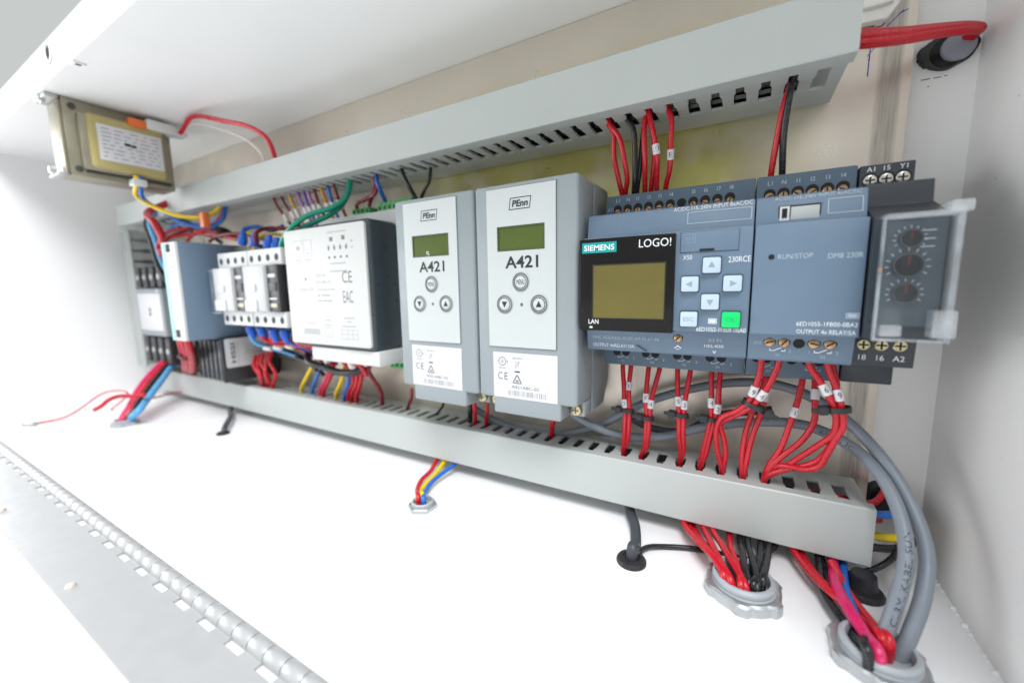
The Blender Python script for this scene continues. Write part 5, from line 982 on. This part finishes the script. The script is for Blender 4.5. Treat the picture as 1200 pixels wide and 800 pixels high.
wire('blue_wire', 'w_blue', 1.7, [(-274.5, 50, -42.5), (-273.8, 44, -47.0), (-265.5, 34, -54.0), (-258.2, 28, -62.2)], 'blue wire running right under the valve module', pre=(0, 0, 6), post=(14, -6, -5))
tag(lathe('ferrule', 'ferrule_white', None, (-317.7, 41, -54.6), (1, -0.3, -0.15), [(2.2, -4), (2.4, -3.5), (2.4, 3.5), (2.0, 4)], 12), 'first white wire sleeve below the contactors from the left', 'ferrule', 'white sleeves below the contactors')
tag(lathe('ferrule', 'ferrule_white', None, (-298.9, 42, -52.6), (1, -0.3, -0.15), [(2.2, -4), (2.4, -3.5), (2.4, 3.5), (2.0, 4)], 12), 'second white wire sleeve below the contactors from the left', 'ferrule', 'white sleeves below the contactors')
tag(lathe('ferrule', 'ferrule_white', None, (-286.8, 38, -51.6), (1, -0.3, -0.15), [(2.2, -4), (2.4, -3.5), (2.4, 3.5), (2.0, 4)], 12), 'third white wire sleeve below the contactors from the left', 'ferrule', 'white sleeves below the contactors')
# leads gathered below the valve module
wire('yellow_wire', 'w_yellow', 1.8, [(-265.5, 30, -65.6), (-280.6, 28, -80.1), (-301.8, 22, -98.7)], 'first of the short wires below the valve module from the left, yellow', group='short wires below the valve module', pre=(3, -2, 9), post=(-1, -2, -12))
wire('blue_wire', 'w_blue', 1.8, [(-252.0, 30, -64.5), (-265.2, 28, -78.6), (-284.2, 22, -97.5)], 'second of the short wires below the valve module from the left, blue', group='short wires below the valve module', pre=(3, -2, 9), post=(-1, -2, -12))
wire('pink_wire', 'w_pink', 1.8, [(-241.7, 30, -66.8), (-253.2, 28, -80.6), (-272.4, 22, -96.9)], 'third of the short wires below the valve module from the left, pink', group='short wires below the valve module', pre=(3, -2, 9), post=(-1, -2, -12))
wire('red_wire', 'w_red', 1.8, [(-238.2, 30, -66.5), (-248.3, 28, -80.1), (-267.4, 22, -97.2)], 'fourth of the short wires below the valve module from the left, red', group='short wires below the valve module', pre=(3, -2, 9), post=(-1, -2, -12))
wire('yellow_wire', 'w_yellow', 1.8, [(-223.7, 30, -68.3), (-232.1, 28, -80.0), (-248.9, 22, -96.6)], 'fifth of the short wires below the valve module from the left, yellow', group='short wires below the valve module', pre=(3, -2, 9), post=(-1, -2, -12))
wire('blue_wire', 'w_blue', 1.8, [(-217.4, 30, -70.7), (-223.3, 28, -82.1), (-237.1, 22, -96.7)], 'sixth of the short wires below the valve module from the left, blue', group='short wires below the valve module', pre=(3, -2, 9), post=(-1, -2, -12))
wire('red_wire', 'w_red', 1.8, [(-201.9, 30, -64.9), (-206.6, 28, -77.4), (-221.1, 22, -95.5)], 'seventh of the short wires below the valve module from the left, red', group='short wires below the valve module', pre=(3, -2, 9), post=(-1, -2, -12))
wire('red_wire', 'w_red', 1.8, [(-207.2, 30, -65.4), (-212.1, 28, -79.5), (-227.8, 22, -95.6)], 'eighth of the short wires below the valve module from the left, red', group='short wires below the valve module', pre=(3, -2, 9), post=(-1, -2, -12))
wire('dark_red_wire', 'w_darkred', 1.8, [(-194.0, 30, -67.1), (-191.9, 28, -74.5), (-190.5, 22, -85.8)], 'ninth of the short wires below the valve module from the left, dark red', group='short wires below the valve module', pre=(3, -2, 9), post=(-1, -2, -12))
tag(lathe('ferrule', 'ferrule_white', None, (-239.2, 36, -58.0), (0.7, 0.2, -1), [(2.4, -5), (2.9, -4), (2.9, 4), (2.2, 6)], 12), 'first fat white sleeve below the valve module from the left', 'ferrule', 'fat white sleeves')
tag(lathe('ferrule', 'ferrule_white', None, (-207.6, 36, -60.0), (0.7, 0.2, -1), [(2.4, -5), (2.9, -4), (2.9, 4), (2.2, 6)], 12), 'second fat white sleeve below the valve module from the left', 'ferrule', 'fat white sleeves')
tag(lathe('ferrule', 'ferrule_white', None, (-190.9, 36, -56.0), (0.7, 0.2, -1), [(2.4, -5), (2.9, -4), (2.9, 4), (2.2, 6)], 12), 'third fat white sleeve below the valve module from the left', 'ferrule', 'fat white sleeves')
wire('red_wire', 'w_red', 2.2, [(-258.1, 46, -45.9), (-240.2, 44, -47.4), (-228.3, 40, -51.6)], 'thick red wire under the left corner of the valve module', pre=(-10, 0, 3), post=(6, -4, -6))
wire('red_wire', 'w_red', 2.2, [(-209.6, 42, -52.2), (-200.6, 38, -56.4), (-197.0, 34, -63.8)], 'thick red wire bending under the valve module foot', pre=(-8, 0, 2), post=(1, -4, -8))
wire('black_wire', 'w_black', 3.0, [(-257.6, 40, -63.3), (-239.8, 38, -66.7), (-222.6, 36, -70.0), (-205.8, 34, -68.8)], 'thick black lead tied across the short wires below the valve module', pre=(-8, -4, 5), post=(8, -4, 4))
wire('black_wire', 'w_black', 2.2, [(-326.0, 24, -64.4), (-288.4, 30, -64.1), (-262.4, 34, -67.7)], 'black lead running left from the tied wires', pre=(-14, -6, 2), post=(6, 0, -3))
# flat red bundle under the relay block
wire('red_wire', 'w_red', 1.8, [(-360.0, 34, -75.8), (-352.7, 33, -85.9), (-365.0, 26, -99.5)], 'leftmost red wire in the flat bundle under the relay block', group='flat red bundle under the relay block', pre=(-1, -4, 10), post=(1, -3, -12))
wire('red_wire', 'w_red', 1.8, [(-353.8, 33, -74.4), (-345.3, 36, -84.1), (-360.1, 26, -99.0)], 'second red wire in the flat bundle under the relay block', group='flat red bundle under the relay block', pre=(-1, -4, 10), post=(1, -3, -12))
wire('red_wire', 'w_red', 1.8, [(-349.2, 32, -73.1), (-340.7, 31, -84.1), (-353.7, 26, -98.3)], 'middle red wire in the flat bundle under the relay block', group='flat red bundle under the relay block', pre=(-1, -4, 10), post=(1, -3, -12))
wire('red_wire', 'w_red', 1.8, [(-341.6, 31, -71.7), (-337.7, 35, -82.5), (-344.3, 26, -97.2)], 'fourth red wire in the flat bundle under the relay block', group='flat red bundle under the relay block', pre=(-1, -4, 10), post=(1, -3, -12))
wire('red_wire', 'w_red', 1.8, [(-337.2, 30, -70.4), (-328.8, 30, -82.2), (-342.7, 26, -97.1)], 'rightmost red wire in the flat bundle under the relay block', group='flat red bundle under the relay block', pre=(-1, -4, 10), post=(1, -3, -12))
# thick red leads below the power supply
wire('red_wire', 'w_red', 3.2, [(-412.0, 70, -51.1), (-436.2, 60, -66.4), (-478.2, 44, -85.7), (-526.5, 26, -103.9)], 'front left thick red lead below the power supply', group='thick red leads below the power supply', pre=(0, 0, 8), post=(2, -6, -14))
wire('red_wire', 'w_red', 3.2, [(-392.3, 74, -49.6), (-416.1, 64, -64.4), (-457.2, 48, -83.2), (-504.6, 30, -101.0)], 'front right thick red lead below the power supply', group='thick red leads below the power supply', pre=(0, 0, 8), post=(2, -6, -14))
wire('red_wire', 'w_red', 3.2, [(-430.4, 66, -52.6), (-455.0, 56, -68.3), (-497.6, 40, -88.0), (-546.7, 22, -106.6)], 'rear thick red lead below the power supply', group='thick red leads below the power supply', pre=(0, 0, 8), post=(2, -6, -14))
tie((-442.6, 58, -70.9), (0.1, -0.3, 1), 7.5, 5.5, -1, 'black cable tie round thick red leads below the power supply')
wire('black_wire', 'w_black', 3.0, [(-435.8, 50, -56.8), (-453.8, 42, -74.3), (-479.6, 30, -94.5)], 'black lead beside the thick red ones below the power supply', pre=(0, 0, 8), post=(2, -4, -12))
wire('red_wire', 'w_red', 1.8, [(-444.8, 40, -74.0), (-457.9, 34, -85.8), (-468.7, 28, -98.0)], 'thin red wire left of the relay block ribs', pre=(-1, 0, 8), post=(2, -4, -12))
# bundle past the left end to the floor fitting
wire('pink_wire', 'w_pink', 3.4, [(-541.0, 40, -81.0), (-528.8, 62, -94.9), (-502.2, 84, -108.1), (-483.8, 98, -121.0), (-477.0, 106.0, FZ+6)], 'pink lead slanting down to the far left floor fitting', group='leads to the far left floor fitting', pre=(10, -14, 8), post=(0, 0, -5))
wire('red_wire', 'w_red', 3.0, [(-535.8, 40, -82.8), (-519.8, 62, -96.0), (-493.4, 84, -109.0), (-476.6, 98, -121.0), (-474.8, 104.4, FZ+6)], 'red lead slanting down to the far left floor fitting', group='leads to the far left floor fitting', pre=(10, -14, 8), post=(0, 0, -5))
wire('black_wire', 'w_black', 2.6, [(-532.1, 40, -84.6), (-513.3, 62, -97.4), (-487.0, 84, -110.1), (-471.3, 98, -121.1), (-472.6, 102.8, FZ+6)], 'black lead slanting down to the far left floor fitting', group='leads to the far left floor fitting', pre=(10, -14, 8), post=(0, 0, -5))
wire('light_blue_wire', 'w_lightblue', 3.2, [(-524.6, 40, -87.2), (-500.3, 62, -99.1), (-474.2, 84, -111.4), (-460.8, 98, -121.0), (-470.4, 101.2, FZ+6)], 'light blue lead slanting down to the far left floor fitting', group='leads to the far left floor fitting', pre=(10, -14, 8), post=(0, 0, -5))
# loose thin wires on the floor, far left
wire('thin_red_wire', 'w_red', 0.9, [(-560, 92, FZ+1), (-515.9, 88, -110.7), (-581.8, 92, -117.6), (-560, 128, FZ+3), (-566, 150, FZ+1.0)], 'thin loose red wire curving over the floor at far left', group='loose thin wires on the floor')
wire('red_wire', 'w_red', 2.0, [(-476.2, 98, -106.3), (-482.6, 104, -105.6), (-482.2, 112, -107.1), (-485.7, 118, -113.1)], 'short thick red wire end lying on the floor at far left', pre=(14, -8, 1), post=(-4, 4, -3))
wire('thin_white_wire', 'w_white', 0.8, [(-452, 120, FZ+1), (-472, 135, FZ+1), (-500, 148, FZ+1.2), (-520, 158, FZ+1)], 'thin pale wire lying on the floor at far left', group='loose thin wires on the floor')
wire('thin_red_wire', 'w_red', 0.9, [(-534.4, 40, -123.4), (-518.5, 62, -121.4), (-522.4, 80, -122.4), (-480.3, 86, -122.0)], 'thin red wire passing behind the floor fitting at far left', pre=(20, -8, 3))
t = thing('crimp_end', 'small metal crimp on the loose wire at far left', 'connector', (-566, 150, FZ))
lathe('crimp_barrel', 'zinc', t, (-558, 150, FZ+2.4), (-1, 0.6, 0), [(2.2, 0), (2.2, 9), (1.4, 10)], 12); box('crimp_tongue', 'zinc', t, -574, -567, 153, 158, FZ+1.2, FZ+2.2, 0.2)
wire('dark_cable', 'cable_dark', 2.4, [(-414.3, 34, -128.1), (-382.3, 50, -128.4), (-353.0, 69.5, FZ+4)], 'dark cable entering the tiny grommet left of centre', 'cable', pre=(-2, -7, 8), post=(-0.3, 0.6, -4), seg=12)
# transformer leads
wire('red_wire', 'w_red', 1.9, [(-402, 58, 147.5), (-363.1, 62, 153.0), (-319.6, 58, 141.8), (-289.4, 52, 132.2), (-274.9, 48, 121.3), (-274.2, 44, 109.0)], 'red wire arching from the transformer splice to upper duct', pre=(-3, 6, 0), post=(1, -2, -12))
wire('thin_white_wire', 'w_white', 0.9, [(-402, 56, 146), (-373.7, 58, 150.8), (-333.3, 52, 138.9), (-304.9, 48, 126.3), (-288.9, 46, 112.3)], 'thin pale wire drooping below the red transformer lead', pre=(-3, 6, 0), post=(1, -2, -12))
wire('yellow_wire', 'w_yellow', 1.9, [(-404.5, 93, 96), (-423.5, 88, 88.0), (-415.3, 78, 78.7), (-400.0, 66, 71.1), (-386.7, 52, 71.0), (-377.8, 42, 79.6)], 'yellow transformer lead sagging towards the upper duct', pre=(0, 0, 6), post=(2, -3, 10))
wire('blue_wire', 'w_blue', 1.9, [(-405, 90, 96), (-421.3, 84, 86.1), (-413.0, 74, 75.2), (-403.1, 60, 65.1), (-386.5, 48, 61.9), (-378.1, 40, 68.6), (-377.7, 36, 80.5)], 'blue transformer lead hanging below the yellow one', pre=(0, 0, 6), post=(2, -2, 12))
bx = thing('lead_sleeve', 'small orange sleeve round the sagging transformer leads', 'sleeve', (-384.2, 52, 67.6))
q = (-379.6, 54, 66.8); box('sleeve', 'orange', bx, q[0]-3.5, q[0]+3.5, q[1]-3, q[1]+3, q[2]-7, q[2]+7, 0.8)
# bundle going up past the power supply
wire('red_wire', 'w_red', 3.4, [(-457.1, 70, 78.8), (-436.8, 72, 66.6), (-436.7, 68, 53.9), (-475.3, 56, 40.1)], 'thick red lead left above the power supply', pre=(-8, -20, 14), post=(2, -10, -14))
wire('black_wire', 'w_black', 2.6, [(-517.5, 52, 76.6), (-508.8, 52, 54.4), (-504.7, 50, 28.9)], 'black lead crossing in front of the upright duct', pre=(-3, -8, 16), post=(4, -6, -20))
wire('blue_wire', 'w_lightblue', 3.0, [(-488.2, 58, 75.8), (-479.9, 58, 54.6), (-477.2, 56, 33.9)], 'light blue lead beside the black one at upright duct', pre=(-4, -10, 16), post=(4, -6, -20))
wire('red_wire', 'w_red', 1.7, [(-447.1, 66, 51.5), (-437.1, 52, 57.2), (-414.8, 40, 58.5), (-374.1, 36, 51.5), (-352.8, 36, 47.5)], 'red wire running along the power supply top, front', group='red wires over the power supply', pre=(-4, 2, -8), post=(6, 0, -3))
wire('red_wire', 'w_red', 1.7, [(-464.9, 56, 60.7), (-449.8, 44, 66.1), (-427.8, 34, 63.7), (-389.4, 30, 55.0), (-367.9, 30, 48.3)], 'red wire running along the power supply top, rear', group='red wires over the power supply', pre=(-4, 2, -6), post=(6, 0, -3))
wire('dark_red_wire', 'w_darkred', 1.7, [(-447.6, 60, 53.8), (-445.3, 50, 60.7), (-435.2, 40, 65.3), (-401.8, 34, 59.8)], 'dark red wire tangled over the power supply', pre=(-4, 2, -8), post=(8, 0, -6))
wire('black_wire', 'w_black', 3.2, [(-495.9, 40, 79.9), (-473.0, 34, 76.6), (-445.8, 30, 67.4), (-406.7, 26, 62.8)], 'thick black lead behind the wires over the power supply', pre=(-10, -6, 6), post=(10, -6, -8))
wire('black_wire', 'w_black', 2.2, [(-522.2, 44, 87.5), (-499.2, 36, 76.9), (-471.9, 30, 65.9), (-436.3, 26, 59.9)], 'black lead under the sagging transformer leads', pre=(-8, -6, 8), post=(10, -6, -8))
wire('blue_wire', 'w_blue', 1.7, [(-478.9, 40, 72.7), (-454.2, 34, 72.2), (-430.7, 28, 71.7), (-403.0, 26, 79.7)], 'blue wire rising into the upper duct past the orange sleeve', pre=(-10, 4, -6), post=(3, -2, 12))
wire('red_wire', 'w_red', 1.7, [(-428.0, 46, 57.2), (-407.3, 38, 64.9), (-398.1, 32, 73.3), (-393.8, 30, 81.6)], 'red wire rising into the upper duct past the orange sleeve', pre=(-6, 4, -8), post=(2, -2, 12))
wire('dark_red_wire', 'w_darkred', 1.6, [(-394.9, 40, 53.5), (-370.1, 36, 55.3), (-347.5, 32, 52.4), (-329.4, 28, 47.4)], 'dark red wire lying behind the blue sleeves on top of the contactors', pre=(-8, 2, -4), post=(8, -4, -6))
wire('yellow_wire', 'w_yellow', 1.4, [(-314.6, 44, 42.6), (-309.9, 40, 48.6), (-304.1, 34, 50.3), (-298.5, 28, 49.0)], 'thin yellow wire curling over the right contactor', pre=(-2, 2, -8), post=(8, -4, -4))
wire('black_wire', 'w_black', 2.0, [(-331.4, 30, -53.6), (-307.1, 28, -59.1), (-283.6, 28, -64.1), (-261.4, 30, -71.5)], 'black lead below the contactors running to the tied wires', pre=(-10, -4, 3), post=(6, -2, -6))
wire('dark_red_wire', 'w_darkred', 1.7, [(-308.8, 36, -49.9), (-285.8, 34, -53.7), (-264.2, 32, -58.9), (-246.4, 30, -67.1)], 'dark red wire running beside the black lead to the tied wires', pre=(-8, -2, 3), post=(3, -4, -9))
wire('red_wire', 'w_red', 1.7, [(-219.9, 34, -61.3), (-214.5, 32, -67.1), (-216.3, 28, -78.4), (-230.9, 23, -93.4)], 'red wire looping down left of the last dark red wire', pre=(-5, 0, 5), post=(-1, -2, -12))
# ------------------------------------------------------------------ tidy helper properties
for o in list(bpy.data.objects):
    for k in ('_c', '_path'):
        if k in o.keys(): del o[k]
